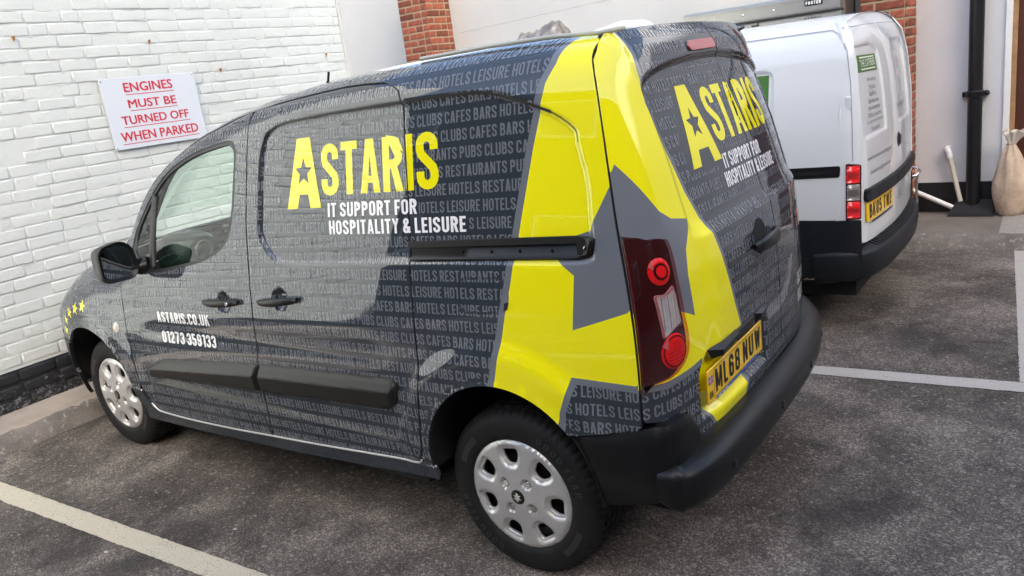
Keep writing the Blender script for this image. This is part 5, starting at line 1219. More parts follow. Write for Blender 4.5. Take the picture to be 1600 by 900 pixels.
# ---- wheels
def wheel(cx, yface, sgn, r=.316, detailed=True, rot=0.0):
    """sgn -1: left side of the van"""
    cz = r-.004; yi = yface-sgn*.195; n = 252
    e = MB(); prof = [(.205, -.010), (.214, .000), (.232, .003), (.250, .004), (.272, .002), (.288, -.003), (.300, -.011), (.3085, -.022), (.3125, -.034), (.3145, -.048), (.306, -.0485), (.306, -.0535), (.3150, -.054), (.3160, -.080), (.3075, -.0805), (.3075, -.0885), (.3160, -.089), (.3160, -.115), (.3075, -.1155), (.3075, -.1235), (.3155, -.124), (.3140, -.152), (.308, -.172), (.292, -.188), (.25, -.195), (.205, -.185)]
    V = []
    for k in range(n):
        a = 2*math.pi*k/n; lug = (k % 4 == 0); sl_ = (k % 6 == 0)
        for j, (rr, h) in enumerate(prof):
            q = rr
            if lug and 6 <= j <= 9: q -= .0055
            if sl_ and j in (12, 13, 16, 17): q -= .004
            V.append((cx+q*math.cos(a), yface+sgn*h, cz+q*math.sin(a)))
    k_ = len(prof); F = [(i*k_+j, i*k_+j+1, ((i+1) % n)*k_+j+1, ((i+1) % n)*k_+j) for i in range(n) for j in range(k_-1)]
    if sgn > 0: F = [f[::-1] for f in F]
    w_ = link(bpy.data.objects.new('wheel', None)); w_.parent = van; w_.location = Vector((cx, yface, cz))-Vector(van.location); w_.empty_display_size = .1
    ty = MB().add(V, F).build('tyre', M['rubber'], w_, smooth=True)
    # steel wheel behind the cover
    mb = MB(); mb.lathe([(.0, -.045), (.14, -.050), (.165, -.075), (.195, -.060), (.207, -.008)], (cx, yface, cz), 'y', 40, 0, sgn); mb.build('steel_rim', M['plastic_smooth'], w_, smooth=True)
    # hub cap
    RH = .2085
    def hp(t, off_r=1.0):
        c = np.array([t*0, t*0]); return c
    holes = []; 
    for q in range(7):
        a = math.radians(rot+q*360/7); hpoly = rounded([(-.019, .118), (.019, .118), (.035, .153), (.031, .176), (-.031, .176), (-.035, .153)], .016, 4)
        holes.append(np.array([(p[0]*math.cos(a)-p[1]*math.sin(a), p[0]*math.sin(a)+p[1]*math.cos(a)) for p in hpoly]))
    bolts = [(.066*math.cos(math.radians(rot+45+90*q)), .066*math.sin(math.radians(rot+45+90*q))) for q in range(4)]
    def ho(U):
        rr = np.hypot(U[:, 0], U[:, 1]); h = np.interp(rr, [0, .04, .08, .12, .16, .19, .203, .2085], [.014, .013, .010, .008, .006, .003, -.002, -.010])
        d = np.min([dpoly(U, q_) for q_ in holes], 0); h = h-.011*(1-sm(.0, .018, d))
        for bx, bz in bolts: h = h-.016*(1-sm(.0155, .0205, np.hypot(U[:, 0]-bx, U[:, 1]-bz)))
        return h
    dom = Dom(lambda u, v: np.stack([cx+u, np.full_like(u, yface), cz+v], 1), 1 if sgn < 0 else -1)
    circle = [(RH*math.cos(2*math.pi*i/72), RH*math.sin(2*math.pi*i/72)) for i in range(72)]
    cap = panel('hub_cap', w_, dom, circle, M['silver'], holes=holes, step=.008 if detailed else .025, offfn=ho, rim=.012, step_edge=.009)
    for bx, bz in bolts: 
        mb = MB(); mb.lathe([(0, .005), (.0100, .005), (.0125, .002), (.0125, -.008)], (cx+bx, yface, cz+bz), 'y', 12, 0, sgn); mb.build('wheel_bolt', M['chrome'], w_, smooth=True)
    mb = MB(); mb.lathe([(0, .0165), (.024, .0160), (.028, .0135), (.028, .008)], (cx, yface, cz), 'y', 28, 0, sgn); mb.build('hub_badge', M['black'], w_, smooth=True)
    if sgn < 0:
        lion = np.array([(-.3,-.75),(-.05,-.55),(0,-.8),(.25,-.85),(.15,-.6),(.45,-.35),(.75,-.45),(.7,-.2),(.4,-.05),(.35,.15),(.7,.35),(.55,.5),(.25,.35),(.2,.75),(-.05,.85),(-.3,.7),(-.2,.5),(-.4,.35),(-.75,.35),(-.7,.15),(-.4,.12),(-.45,-.15),(-.8,-.3),(-.65,-.5),(-.35,-.35)])*.021
        U, F = poly2d(lion, .02); decal('badge_emblem', w_, dom, U, F, M['chrome'], .0175)
        # raised tyre name round the sidewall
        def tyretext(t, a0, rr, h, parent):
            U, F = text2d(t, 0, 0, h, wscale=1.5, gap=.3, s=.15); L_ = U[:, 0].max(); out = np.zeros_like(U)
            a = math.radians(a0)-(U[:, 0]-L_/2)/rr; q = rr+U[:, 1]; out[:, 0] = q*np.cos(a); out[:, 1] = q*np.sin(a)
            decal('tyre_lettering', w_, dom, out, F, M['rubbertext'], .0050)
        tyretext('GOOD YEAR', 38, .242, .026, w_); tyretext('GOOD YEAR', 218, .242, .026, w_)
        for a0 in (-35, 145):
            U = []; 
            for i in range(9):
                a = math.radians(a0-14+28*i/8); U += [(.238*math.cos(a), .238*math.sin(a)), (.262*math.cos(a), .262*math.sin(a))]
            decal('tyre_lettering', w_, dom, U, [(2*i, 2*i+2, 2*i+3) for i in range(8)]+[(2*i, 2*i+3, 2*i+1) for i in range(8)], M['rubbertext'], .0046)
    return w_
wheel(0, -.870, -1, rot=8); wheel(-2.728, -.846, -1, rot=22); wheel(0, .870, 1, detailed=False); wheel(-2.728, .846, 1, detailed=False)
# ================================================================== THE WHITE VAN
M['whitepaint'] = mat('white van paint', (.70, .74, .765), rough=.4, coat=1, coat_rough=.03, noise=.015, nscale=3)
M['whitepanel'] = mat('white door paint', (.68, .705, .715), rough=.4, coat=1, coat_rough=.03)
M['cladding'] = mat('dark blue-grey cladding', (.009, .011, .014), rough=.5, spec=.3, bump=.08, bscale=300)
M['green'] = mat('green print', (.05, .17, .025), rough=.4, coat=.6)
M['greytext'] = mat('grey print', (.16, .17, .18), rough=.5)
M['paleprint'] = mat('pale print', (.70, .74, .66), rough=.5)
WYC = 2.62
wz = np.array([.25, .35, .5, .75, 1.0, 1.2, 1.4, 1.6, 1.68, 1.73, 1.77, 1.80]); ww_ = np.array([.80, .815, .836, .842, .838, .825, .802, .768, .745, .72, .68, .60])
_wq = np.linspace(.2, 1.85, 331); _wv = _bl(np.interp(_wq, wz, ww_), 5)
def Wv(x, z):
    w_ = np.interp(z, _wq, _wv); w_ = w_-np.clip((np.asarray(x)-.47)/.10, 0, 1.4)**2*.032
    return w_-.30*np.clip((-np.asarray(x)-2.2)/1.4, 0, 1)**3
WREC = rounded([(-1.10, 1.075), (.085, 1.060), (.10, 1.56), (-1.10, 1.58)], .07, 5)
def wsideP(u, v):
    U = np.stack([u, v], 1); i_ = -.009*(1-sm(-.020, .004, sdpoly(U, WREC))); return np.stack([u, WYC-(Wv(u, v)+i_), v], 1)
WS_L = Dom(wsideP, 1); WS_R = Dom(lambda u, v: np.stack([u, WYC+Wv(u, v), v], 1), -1)
wx0 = _bl(np.interp(_wq, [.2, .9, 1.1, 1.3, 1.5, 1.65, 1.75, 1.80], [.600, .604, .600, .588, .568, .542, .50, .45]), 5)
WIN1 = rounded([(1.895, 1.128), (2.355, 1.135), (2.345, 1.60), (2.20, 1.645), (1.93, 1.640), (1.90, 1.60)], .04, 4)
WIN2 = rounded([(2.66, 1.135), (3.20, 1.128), (3.18, 1.60), (3.10, 1.645), (2.70, 1.645), (2.66, 1.60)], .04, 4)
def wrearX(y, z):
    d = np.abs(np.asarray(y)-WYC); return np.interp(z, _wq, wx0)-.026*(d/.6)**2-.10*np.clip((d-.70)/.14, 0, 1.3)**2
def wrearP(u, v):
    U = np.stack([u, v], 1); i_ = 0
    for w_ in (WIN1, WIN2): i_ = i_-.010*(1-sm(-.018, .004, sdpoly(U, w_)))
    return np.stack([wrearX(u, v)+i_, u, v], 1)
WR = Dom(wrearP, 1)
wv = thing('panel_van', 'white panel van with dark lower cladding and yellow rear plate parked beyond the grey van', 'van', (-1.4, WYC, 0))
zt = 1.775
nose = [(-3.30, .70), (-3.40, .95), (-2.9, 1.06), (-2.55, 1.12), (-1.85, 1.66), (-1.55, zt)]
WL = np.array([(.480, .702), (.555, .702), (.558, 1.012), (.484, 1.022)]); 
side_o = clean([(-3.30, .702), (.556, .702), (.556, 1.3), (.535, 1.55), (.505, 1.70), (.46, zt)]+nose[::-1][:-1])
panel('side_panel', wv, WS_L, side_o, M['whitepaint'], holes=[WL], step=.07, refine=[(WREC, .03, .012)], rim=.01, step_edge=.02)
panel('side_panel', wv, WS_R, side_o, M['whitepaint'], step=.12, rim=.01, step_edge=.05)
wa = (-.12, .33, .345)
cl = clean([(-3.30, .30)]+[(-2.72+.345*math.cos(math.radians(a)), .33+.345*math.sin(math.radians(a))) for a in range(185, -1, -12)]+[(-2.3, .26), (-.55, .26)]+[(wa[0]+.345*math.cos(math.radians(a)), wa[1]+.345*math.sin(math.radians(a))) for a in range(190, -6, -12)]+[(.24, .325), (.555, .36), (.556, .695), (-3.30, .695)])
for dom, st in ((WS_L, .07), (WS_R, .12)): panel('lower_cladding', wv, dom, cl, M['cladding'], step=st, off=.006, rim=.03, step_edge=.03)
mb = MB(); xs = np.linspace(-1.6, .462, 18); V = []
for x in xs:
    for t in np.linspace(-1, 1, 9): V.append((x, WYC+t*float(Wv(x, zt)), zt+.05*(1-abs(t)**2.4)-.006*max(0, (x-.2)/.25)**2))
F = [(i*9+j, (i+1)*9+j, (i+1)*9+j+1, i*9+j+1) for i in range(17) for j in range(8)]; mb.add(V, F); V2 = V[-9:]; mb.build('roof', M['whitepaint'], wv, smooth=True)
mb = MB(); V = [(-2.95, WYC-.66, 1.06), (-2.95, WYC+.66, 1.06), (-1.6, WYC+.66, 1.79), (-1.6, WYC-.66, 1.79), (-3.40, WYC-.55, .95), (-3.40, WYC+.55, .95), (-3.42, WYC+.5, .40), (-3.42, WYC-.5, .40)]
mb.add(V, [(0, 3, 2, 1), (4, 0, 1, 5), (7, 4, 5, 6)]); mb.build('front_end', M['whitepaint'], wv)
mb = MB(); mb.box((-3.3, WYC-.70, .22), (.50, WYC+.70, .50)); mb.box((-1.5, WYC-.70, .5), (.40, WYC+.70, 1.66)); mb.build('inner_body', M['void'], wv)
groove('roof_seam', WS_L, [(x, 1.735) for x in np.linspace(-1.4, .40, 20)]+[(.45, 1.70), (.485, 1.62), (.507, 1.45), (.516, 1.25), (.520, 1.03)], .004, .0012, mat('seam shadow line', (.25, .27, .29), rough=.6), wv)
# sliding door rail, green livery panel
panel('door_rail', wv, WS_L, rounded([(-1.10, .925), (.452, .948), (.456, 1.008), (-1.10, .985)], .012, 3), M['plastic_smooth'], step=.08, off=.004, rim=.02)
panel('rail_groove', wv, WS_L, rounded([(-1.10, .946), (.40, .968), (.40, .984), (-1.10, .964)], .006, 2), M['void'], step=.08, off=.0055, rim=0)
panel('green_panel', wv, WS_L, [(-.85, 1.285), (.060, 1.275), (.066, 1.535), (-.85, 1.545)], M['green'], step=.06, off=.0012, rim=0)
# lamps
lz = [.702, .815, .905, 1.018]
tl = panel('tail_lamp', wv, WS_L, rounded([(.482, .706), (.556, .706), (.559, 1.008), (.487, 1.017)], .008, 2), M['lampdark'], step=.02, off=.004, rim=.02)
for a, b, m_ in ((.714, .806, M['lampred']), (.812, .902, mat('smoked clear lens', (.26, .25, .24), rough=.15, metal=.3, coat=1)), (.910, 1.004, M['lampred'])):
    panel('lamp_lens', tl, WS_L, rounded([(.4885, a), (.550, a), (.552, b), (.491, b)], .006, 2), m_, step=.012, offfn=lambda U: .0065+.0014*np.sin(U[:, 1]*2*math.pi/.014), rim=.004, step_edge=.006)
# rear doors
SPL = 2.515
def wyl(z): return np.interp(z, [.5, 1.2, 1.45, 1.62, 1.72], [1.812, 1.822, 1.842, 1.872, 1.915])
zz_ = np.linspace(.56, 1.70, 16)
d1 = clean([(1.815, .555), (2.0, .545), (SPL-.005, .535), (SPL-.005, 1.745), (2.2, 1.742), (1.98, 1.735)]+[(float(wyl(z)), float(z)) for z in zz_[::-1]])
d2 = clean([(SPL+.005, .535), (3.0, .54), (3.40, .56)]+[(5.24-float(wyl(z)), float(z)) for z in zz_]+[(3.26, 1.735), (2.9, 1.742), (SPL+.005, 1.745)])
panel('rear_door', wv, WR, d1, M['whitepanel'], step=.05, refine=[(WIN1, .025, .012)], rim=.015)
panel('rear_door', wv, WR, d2, M['whitepanel'], step=.05, refine=[(WIN2, .025, .012)], rim=.015)
# corner pillars and header behind the doors
pc = clean([(1.775, .70), (1.83, .70)]+[(float(wyl(z))+.02, float(z)) for z in zz_[3:]]+[(1.99, 1.765), (2.6, 1.785), (3.26, 1.765), (3.43, 1.2), (3.43, .7), (3.46, .7), (3.45, 1.2), (3.36, 1.70), (3.28, 1.79), (2.6, 1.80), (1.96, 1.79), (1.88, 1.72), (1.80, 1.3)])
panel('door_pillar', wv, Dom(lambda u, v: np.stack([wrearX(u, v)-.012, u, v], 1), 1), pc, M['whitepaint'], step=.03, rim=.02)
panel('roof_header', wv, WR, [(1.90, 1.742), (2.2, 1.748), (SPL, 1.751), (3.0, 1.748), (3.34, 1.742), (3.30, 1.79), (2.9, 1.812), (2.6, 1.820), (2.3, 1.812), (1.95, 1.79)], M['whitepaint'], step=.03, rim=.03)
# black strip, plate, handle, hinges
panel('rear_strip', wv, WR, rounded([(1.882, .785), (SPL-.004, .780), (SPL-.004, .850), (1.882, .855)], .015, 3), M['cladding'], step=.04, offfn=lambda U: .024-.00002/((.004+np.abs(U[:, 1]-.82))*.5), rim=.03)
panel('rear_strip', wv, WR, rounded([(SPL+.004, .780), (3.36, .785), (3.36, .855), (SPL+.004, .850)], .015, 3), M['cladding'], step=.04, off=.022, rim=.03)
PWd = Dom(lambda u, v: np.stack([wrearX(u, v)+.012, u, v], 1), 1)
wp = panel('number_plate', wv, PWd, rounded([(1.888, .668), (2.408, .668), (2.408, .779), (1.888, .779)], .006, 2), M['plate'], step=.06, rim=.008)
U, F = fine(*text2d('BK05', 1.915, .684, .079, gap=.17, s=.165, fit=.225), .05); decal('plate_lettering', wp, PWd, U, F, M['black'], .001)
U, F = fine(*text2d('TWE', 2.180, .684, .079, gap=.17, s=.165, fit=.190), .05); decal('plate_lettering', wp, PWd, U, F, M['black'], .001)
decal('plate_edge', wp, PWd, *fine(*poly2d([(1.95, .652), (2.40, .652), (2.40, .664), (1.95, .664)], .05), .05), M['black'], .001)
disc_on(WR, 2.66, 1.03, .048, 'door_handle', M['plastic_smooth'], wv, prof=((0, .014), (.6, .012), (1, 0)), n=20)
for y, z in ((1.826, 1.345), (1.822, .650)):
    x = float(wrearX(y, z)); mb = MB(); mb.box((x-.01, y-.016, z-.035), (x+.018, y+.026, z+.035), 0, .005); h_ = mb.build('hinge', M['whitepaint'], wv)
    mb = MB(); mb.box((x+.016, y-.010, z-.018), (x+.0195, y+.008, z+.018)); mb.build('hinge_slot', M['black'], h_)
x = float(wrearX(3.41, 1.36)); mb = MB(); mb.box((x-.03, 3.40, 1.33), (x+.02, 3.47, 1.40), 0, .005); mb.build('hinge', M['whitepaint'], wv)
def wtext(t, y, z, h, wd, m, align='L', off=.0012):
    U, F = fonttext(t, 1.0); U = U-U.min(0); U = U/U.max(0)*[wd, h]; U = U+[y-(wd/2 if align == 'C' else 0), z]; decal('lettering', wv, WR, U, F, m, off, lambda c: np.abs(c[:, 0]-SPL) > .004)
decal('green_label', wv, WR, *fine(*poly2d([(1.925, 1.492), (2.285, 1.485), (2.285, 1.578), (1.925, 1.585)], .04), .04), M['green'], .0008)
for a in (1.502, 1.566): decal('label_line', wv, WR, *fine(*poly2d([(1.985, a), (2.25, a-.004), (2.25, a+.003), (1.985, a+.007)], .05), .05), M['paleprint'], .0014)
wtext('THE CATERERS', 1.985, 1.517, .040, .275, M['paleprint'], off=.0014)
for i, (t, wd) in enumerate((('Weddings', .17), ('Parties', .12), ('Buffets', .13), ('Barbecues', .20), ('Anniversaries', .23), ('Office Lunches', .27), ('Corporate Events', .31), ('Funerals', .16))): wtext(t, 2.145, 1.428-.0385*i, .027, wd, M['greytext'], 'C')
wtext('www.thecaterersworthing.co.uk', 1.925, .998, .032, .53, M['greytext']); wtext('thecaterers@hotmail.com', 1.975, .918, .032, .43, M['greytext'])
wtext('R', 2.78, 1.30, .27, .26, mat('faint grey script', (.45, .46, .47), rough=.5)); wtext('catering', 2.74, 1.22, .03, .34, M['greytext']); wtext('CALL', 2.58, .66, .05, .20, M['greytext'])
# bumper with ribbed step
path = [(.30, 1.772), (.40, 1.762), (.50, 1.775), (.575, 1.83), (.625, 1.94), (.660, 2.15), (.676, 2.45), (.678, 2.70), (.664, 2.98), (.63, 3.22), (.575, 3.40), (.50, 3.47), (.40, 3.48)]
pp = spline(path, 4); T = np.gradient(pp, axis=0); T /= np.linalg.norm(T, axis=1)[:, None]; Nn_ = np.stack([T[:, 1], -T[:, 0]], 1)
prof = [(-.13, .545), (-.10, .540), (-.02, .512), (-.006, .504), (.0, .49), (.0, .44), (-.01, .375), (-.03, .345), (-.10, .335)]; V = []; k = len(prof)
for i, (p, nn) in enumerate(zip(pp, Nn_)):
    e = min(i, len(pp)-1-i); inn = 1.0 if 10 < i < len(pp)-11 else .45
    for d, z in prof: V.append((p[0]+nn[0]*d*inn, p[1]+nn[1]*d*inn, z-(.012*(1-min(e, 6)/6) if d > -.05 else .03*(1-min(e, 6)/6))))
F = [(i*k+j, i*k+j+1, (i+1)*k+j+1, (i+1)*k+j) for i in range(len(pp)-1) for j in range(k-1)]+[tuple(range(k)), tuple((len(pp)-1)*k+j for j in range(k))[::-1]]
wb = MB().add(V, F).build('rear_bumper', M['cladding'], wv, smooth=True)
mb = MB()
for y in np.arange(1.98, 3.30, .034):
    i = np.interp(y, pp[8:-8, 1], pp[8:-8, 0]); a, b = i-.105, i-.022
    mb.add([(a, y, .546), (a, y+.016, .546), (b, y+.016, .519), (b, y, .519), (a, y, .535), (a, y+.016, .535), (b, y+.016, .508), (b, y, .508)], [(0, 3, 2, 1), (0, 1, 5, 4), (1, 2, 6, 5), (2, 3, 7, 6), (3, 0, 4, 7)])
o = mb.build('bumper_ribs', M['cladding'], wb); o['kind'] = 'stuff'
M['scuff'] = mat('flaked filler', (.34, .26, .18), rough=.9, noise=.4, nscale=90)
r = random.Random(3); mb = MB()
for i in range(26):
    x = .24+.011*i; z = .338+.10*max(0, x-.24)+r.gauss(0, .004); y = WYC-float(Wv(x, z))-.0085; s = .004+.004*r.random(); mb.add([(x, y, z), (x+s*2.2, y, z+s*.2), (x+s*1.4, y, z+s), (x-s*.3, y, z+s*.8)], [(0, 1, 2, 3)])
mb.build('scuff', M['scuff'], wv)
def simple_wheel(cx, yf, sgn, r=.305):
    t = link(bpy.data.objects.new('wheel', None)); t.parent = wv; t.location = Vector((cx, yf, r))-Vector(wv.location)
    mb = MB(); mb.lathe([(.19, -.01), (.22, .0), (.27, 0), (.295, -.02), (.305, -.05), (.305, -.14), (.29, -.17), (.19, -.18)], (cx, yf, r-.003), 'y', 64, 0, sgn); mb.build('tyre', M['rubber'], t, smooth=True)
    mb = MB(); mb.lathe([(0, .01), (.06, .008), (.10, -.01), (.17, -.002), (.19, -.012)], (cx, yf, r), 'y', 48, 0, sgn); mb.build('hub_cap', M['silver'], t, smooth=True)
for cx in (-.12, -2.72):
    for sy in (-1, 1): simple_wheel(cx, WYC+sy*.80, sy)

# ================================================================== THINGS ALONG THE BACK WALL
fr = thing('steel_fridge', 'brushed steel double door fridge standing between the brick pier and the white van', 'fridge', (-.73, 4.5, .1))
mb = MB(); mb.box((-1.414, 4.18, .22), (-.045, 4.84, 2.045), 0, .006); mb.build('cabinet', M['steel'], fr)
mb = MB(); mb.box((-1.400, 4.135, 1.905), (-.060, 4.178, 2.035), 0, .010); hd = mb.build('header_panel', M['steel'], fr)
FD = Dom(lambda u, v: np.stack([u, np.full_like(u, 4.1345), v], 1), 1)
mb = MB(); 
for z in (2.008, 1.922): mb.box((-1.36, 4.128, z), (-.10, 4.136, z+.006), 0, .001)
mb.build('header_rib', M['steel'], hd)
M['gasket'] = mat('dark door gasket', (.03, .03, .03), rough=.5)
mb = MB(); mb.box((-1.405, 4.15, 1.889), (-.055, 4.18, 1.905)); mb.build('gasket', M['gasket'], fr)
for a, b in ((-1.400, -.735), (-.729, -.060)):
    mb = MB(); mb.box((a, 4.135, .25), (b, 4.178, 1.888), 0, .008); d_ = mb.build('fridge_door', M['steel'], fr)
    hx = b-.06 if a < -1 else a+.02; mb = MB(); mb.box((hx, 4.118, 1.05), (hx+.04, 4.134, 1.45), 0, .004); mb.build('door_handle', M['gasket'], d_)
for x in (-1.12, -.86, -.60): disc_on(FD, x, 1.965, .011, 'screw', M['chrome'], hd, off=0)
mb = MB(); mb.box((-.345, 4.128, 1.958), (-.205, 4.1345, 2.003), 0, .002); lb = mb.build('maker_badge', M['black'], hd)
FD2 = Dom(lambda u, v: np.stack([u, np.full_like(u, 4.1275), v], 1), 1)
U, F = text2d('FOSTER', -.335, 1.968, .026, gap=.13, s=.2, fit=.12); decal('badge_lettering', lb, FD2, U, F, M['white_vinyl'], .0004)
U, F = text2d('MAXIMA', -.355, 1.828, .042, gap=.22, s=.15, fit=.135); decal('door_lettering', fr, FD, U, F, M['black'], .0006)
mb = MB(); mb.box((-.785, 4.127, 1.815), (-.735, 4.1345, 1.872), 0, .001); mb.build('lock_plate', M['gasket'], fr)
for x in (-1.35, -.11):
    for y in (4.22, 4.78): mb = MB(); mb.lathe([(.02, 0), (.02, .12)], (x, y, .10), 'z', 10); mb.build('foot', M['chrome'], fr)
mb = MB(); mb.box((-.038, 4.50, .10), (.012, 4.84, 2.3)); tag(mb.build('grey_conduit_panel', mat('grey panel', (.10, .105, .11), rough=.5), None, loc=(-.01, 4.6, .1)), 'narrow dark grey panel between the steel fridge and the brick pier', 'panel')
# white cabinet with a lid, and a crumpled sheet on it
cb = thing('white_cabinet', 'white cabinet with a tilted lid showing just above the grey van roof', 'cabinet', (-2.5, 4.2, .1))
mb = MB(); mb.box((-3.30, 3.98, .10), (-1.76, 4.60, 1.985), 0, .01); mb.build('cabinet_body', M['whiteframe'], cb)
mb = MB(); V = []
for y in (3.96, 4.40): V += [(-2.45, y, 1.99), (-1.95, y, 2.076), (-1.90, y, 2.078), (-1.85, y, 2.06), (-1.775, y, 1.99)]
mb.add(V, [(0, 1, 2, 3, 4), (9, 8, 7, 6, 5)]+[(i+5, i+6, i+1, i) for i in range(4)]); mb.build('lid', M['whiteframe'], cb)
def plastic():
    m, N, L, b = nodemat('crumpled clear plastic'); tc = N.new('ShaderNodeTexCoord'); a = noise(N, L, tc.outputs['Object'], 9, 5, .6, 1.0); c = ramp(N, L, a, [(.34, (.085, .076, .066)), (.52, (.15, .136, .12)), (.70, (.36, .34, .31))]); L.new(c, b.inputs['Base Color']); b.inputs['Roughness'].default_value = .18; b.inputs['Coat Weight'].default_value = 1; addbump(N, L, b, a, .6, .03); return m
r = random.Random(9); V = []; F = []; nx, ny = 34, 16
for i in range(nx+1):
    t = i/nx; x = -3.17+.55*t; hh = np.interp(t, [0, .03, .12, .30, .40, .55, .70, .85, .97, 1], [.0, .10, .14, .125, .13, .165, .20, .20, .11, 0])
    for j in range(ny+1):
        s = j/ny; y = 3.99+.34*s; z = 1.985+hh*(1-abs(2*s-1)**3.2)+(.008*math.sin(i*1.1+j*.8)+.009*math.sin(i*.55-j*1.3)+r.gauss(0, .003))*(1 if 0 < j < ny and 0 < i < nx else 0); V.append((x+r.gauss(0, .002), y+r.gauss(0, .002), max(z, 1.986)))
F = [(i*(ny+1)+j, (i+1)*(ny+1)+j, (i+1)*(ny+1)+j+1, i*(ny+1)+j+1) for i in range(nx) for j in range(ny)]
o = meshobj('plastic_bundle', V, F, plastic(), None, smooth=True, loc=(-2.9, 4.15, 1.985)); tag(o, 'crumpled grey plastic bundle above the roof of the grey van', 'plastic sheet')
# drainpipe
dp = thing('drainpipe', 'black vertical drainpipe with a bracket on the white wall', 'drainpipe', (.812, 4.78, .1))
mb = MB(); mb.tube([(.812, 4.782, .10), (.812, 4.782, 4.4)], .0545, 24); mb.build('pipe', mat('black pipe paint', (.008, .009, .011), rough=.35, bump=.1, bscale=30), dp, smooth=True)
mb = MB(); mb.tube([(.812, 4.782, 1.065), (.812, 4.782, 1.075), (.812, 4.782, 1.115), (.812, 4.782, 1.125)], [.058, .068, .068, .058], 24); mb.box((.715, 4.80, 1.075), (.905, 4.85, 1.115), 0, .004); bk = mb.build('bracket', M['plastic_smooth'], dp, smooth=True)
mb = MB(); mb.tube([(.893, 4.79, 1.095), (.915, 4.79, 1.095)], .012, 8); mb.build('bracket_bolt', M['plastic_smooth'], bk, smooth=True)
# waste pipes and gully cover
M['pvc'] = mat('yellowed white pvc', (.62, .60, .50), rough=.4); M['pvc2'] = mat('white pvc', (.72, .73, .73), rough=.35)
p_ = thing('waste_pipe', 'yellowed waste pipe dropping from a wall elbow to the gully cover', 'pipe', (.70, 4.80, .2))
mb = MB(); mb.tube([(.630, 4.800, .60), (.722, 4.775, .205)], .019, 14); mb.build('pipe', M['pvc'], p_, smooth=True)
mb = MB(); mb.tube([(.612, 4.865, .652), (.612, 4.82, .653), (.616, 4.803, .642), (.624, 4.80, .62), (.633, 4.80, .575)], [.026, .026, .027, .026, .025], 14); mb.build('elbow', M['pvc2'], p_, smooth=True)
o = MB().tube([(.215, 4.775, .372), (.40, 4.765, .287), (.675, 4.745, .155)], .0205, 14).build('waste_pipe', M['pvc2'], None, smooth=True, loc=(.45, 4.76, .25)); tag(o, 'white plastic pipe sloping along the plinth into the gully cover', 'pipe')
o = MB().add([(.64, 4.63, .10), (.975, 4.63, .10), (.965, 4.83, .10), (.69, 4.83, .10), (.645, 4.635, .125), (.970, 4.635, .128), (.955, 4.80, .215), (.70, 4.80, .215)], [(4, 5, 6, 7), (0, 1, 5, 4), (1, 2, 6, 5), (2, 3, 7, 6), (3, 0, 4, 7)]).build('gully_cover', mat('black rubber sheet', (.010, .010, .011), rough=.55, bump=.2, bscale=40), None, loc=(.80, 4.73, .1)); tag(o, 'flat black sloping gully cover on the pavement under the drainpipe', 'cover')
# chrome trolley frame
tr = thing('trolley_frame', 'chrome tubular frame standing just behind the white van bumper by the brick pier', 'trolley', (.40, 4.30, .1))
mb = MB()
for x, y in ((.35, 4.31), (.452, 4.33)): mb.tube([(x, y, .10), (x, y, .48), (x+.008, y-.02, .515)], .0105, 10)
mb.build('post', M['chrome'], tr, smooth=True)
mb = MB(); mb.tube([(.25, 4.27, .505), (.38, 4.27, .508), (.452, 4.285, .520), (.478, 4.33, .548), (.45, 4.37, .572), (.36, 4.38, .585), (.25, 4.38, .585)], .0105, 10); mb.tube([(.26, 4.32, .545), (.33, 4.31, .53), (.345, 4.31, .48)], .010, 10); mb.build('top_rail', M['chrome'], tr, smooth=True)
mb = MB(); mb.tube([(.22, 4.31, .36), (.35, 4.31, .365)], .009, 8); mb.build('cross_rail', M['chrome'], tr, smooth=True)
# sandbag
sb = thing('sand_sack', 'dusty beige woven sack tied at the neck beside the brown door', 'sack', (1.085, 4.70, .1))
def sackmat():
    m, N, L, b = nodemat('woven sack'); tc = N.new('ShaderNodeTexCoord'); a = noise(N, L, tc.outputs['Object'], 7, 6, .6); f = noise(N, L, tc.outputs['Object'], 220, 3, .6); c = ramp(N, L, a, [(.3, (.44, .33, .235)), (.7, (.62, .50, .385))]); L.new(c, b.inputs['Base Color']); b.inputs['Roughness'].default_value = .9
    e_ = noise(N, L, tc.outputs['Object'], 22, 5, .6, 1.5); ad = N.new('ShaderNodeMath'); ad.operation = 'MULTIPLY_ADD'; L.new(f, ad.inputs[0]); ad.inputs[1].default_value = .15; L.new(e_, ad.inputs[2]); addbump(N, L, b, ad.outputs[0], .5, .02); return m
r = random.Random(2); n = 48; V = []; prof = [(.02, .0), (.075, .003), (.098, .03), (.112, .09), (.122, .16), (.126, .23), (.120, .29), (.108, .34), (.092, .40), (.078, .45), (.062, .50), (.046, .54), (.034, .57), (.028, .59)]
for k, (rr, z) in enumerate(prof):
    for i in range(n):
        a = 2*math.pi*i/n; fold = .10*math.sin(a*7+z*3)*max(0, (z-.22)/.37)*1.6; q = rr*(1+fold+.03*math.sin(3*a+z*16)+.02*math.sin(9*a-z*25)+r.gauss(0, .008)); V.append((1.085+q*math.cos(a)*1.02-.012*z, 4.70+q*.82*math.sin(a), .10+z+r.gauss(0, .002)))
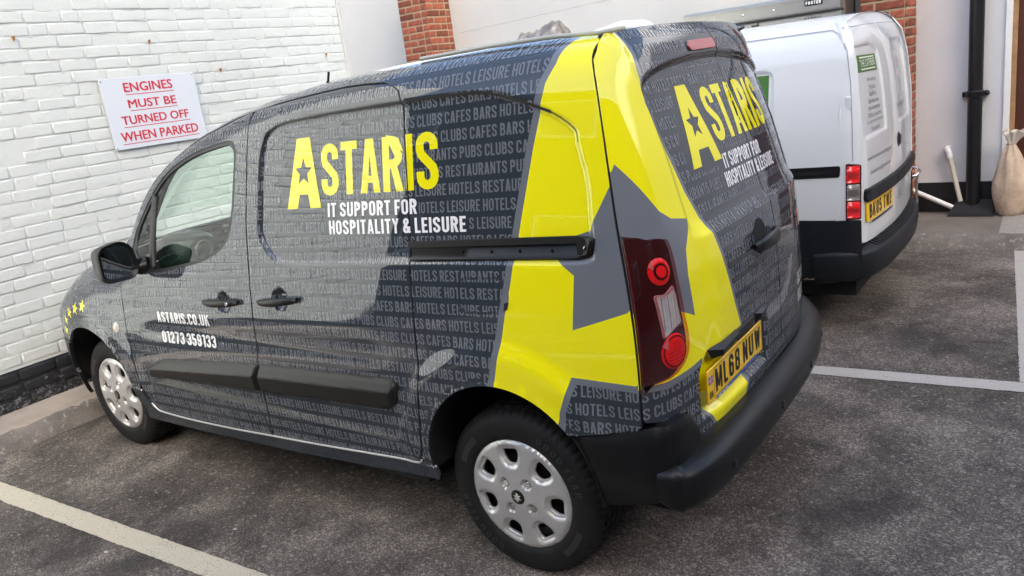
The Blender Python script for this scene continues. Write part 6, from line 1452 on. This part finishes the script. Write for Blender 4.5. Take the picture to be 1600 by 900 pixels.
F = [(k*n+i, k*n+(i+1) % n, (k+1)*n+(i+1) % n, (k+1)*n+i) for k in range(len(prof)-1) for i in range(n)]
MB().add(V, F).build('sack_body', sackmat(), sb, smooth=True)
V = []; prof = [(.024, .585), (.026, .60), (.040, .63), (.058, .66), (.066, .68), (.060, .69)]
for k, (rr, z) in enumerate(prof):
    for i in range(n): a = 2*math.pi*i/n; q = rr*(1+.22*math.sin(a*8+k)+r.gauss(0, .03)); V.append((1.085+.25*(z-.585)+q*math.cos(a)*1.15, 4.70+q*.7*math.sin(a), .10+z+.012*math.sin(a*3)))
MB().add(V, [(k*n+i, k*n+(i+1) % n, (k+1)*n+(i+1) % n, (k+1)*n+i) for k in range(len(prof)-1) for i in range(n)]).build('sack_neck', mat('pale sack neck', (.66, .60, .50), rough=.7, bump=.3, bscale=30), sb, smooth=True)
mb = MB(); mb.tube([(1.077+.030*math.cos(a), 4.70+.024*math.sin(a), .682) for a in np.linspace(0, 6.3, 14)], .006, 8, cap=False); mb.build('tie', M['mortar'], sb, smooth=True)
# marker rod between the vans
rk = thing('marker_rod', 'thin rod topped by a red paddle standing between the two vans', 'marker', (.355, 1.2, 0))
mb = MB(); mb.tube([(.353, 1.2, .0), (.356, 1.2, .73)], .0035, 8); mb.build('rod', mat('pale yellow rod', (.45, .40, .22), rough=.5), rk, smooth=True)
mb = MB(); V = []
for z, q in ((.712, .004), (.725, .011), (.76, .020), (.81, .023), (.85, .021), (.866, .013), (.870, .002)):
    for i in range(14): a = 2*math.pi*i/14; V.append((.356+q*.6*math.cos(a), 1.2+q*math.sin(a), z))
mb.add(V, [(k*14+i, k*14+(i+1) % 14, (k+1)*14+(i+1) % 14, (k+1)*14+i) for k in range(6) for i in range(14)]); mb.build('paddle', mat('red plastic', (.50, .012, .02), rough=.3, coat=.5), rk, smooth=True)
mb = MB(); mb.lathe([(0, .02), (.05, .015), (.06, 0)], (.353, 1.2, 0), 'z', 16); mb.build('base', M['plastic'], rk, smooth=True)
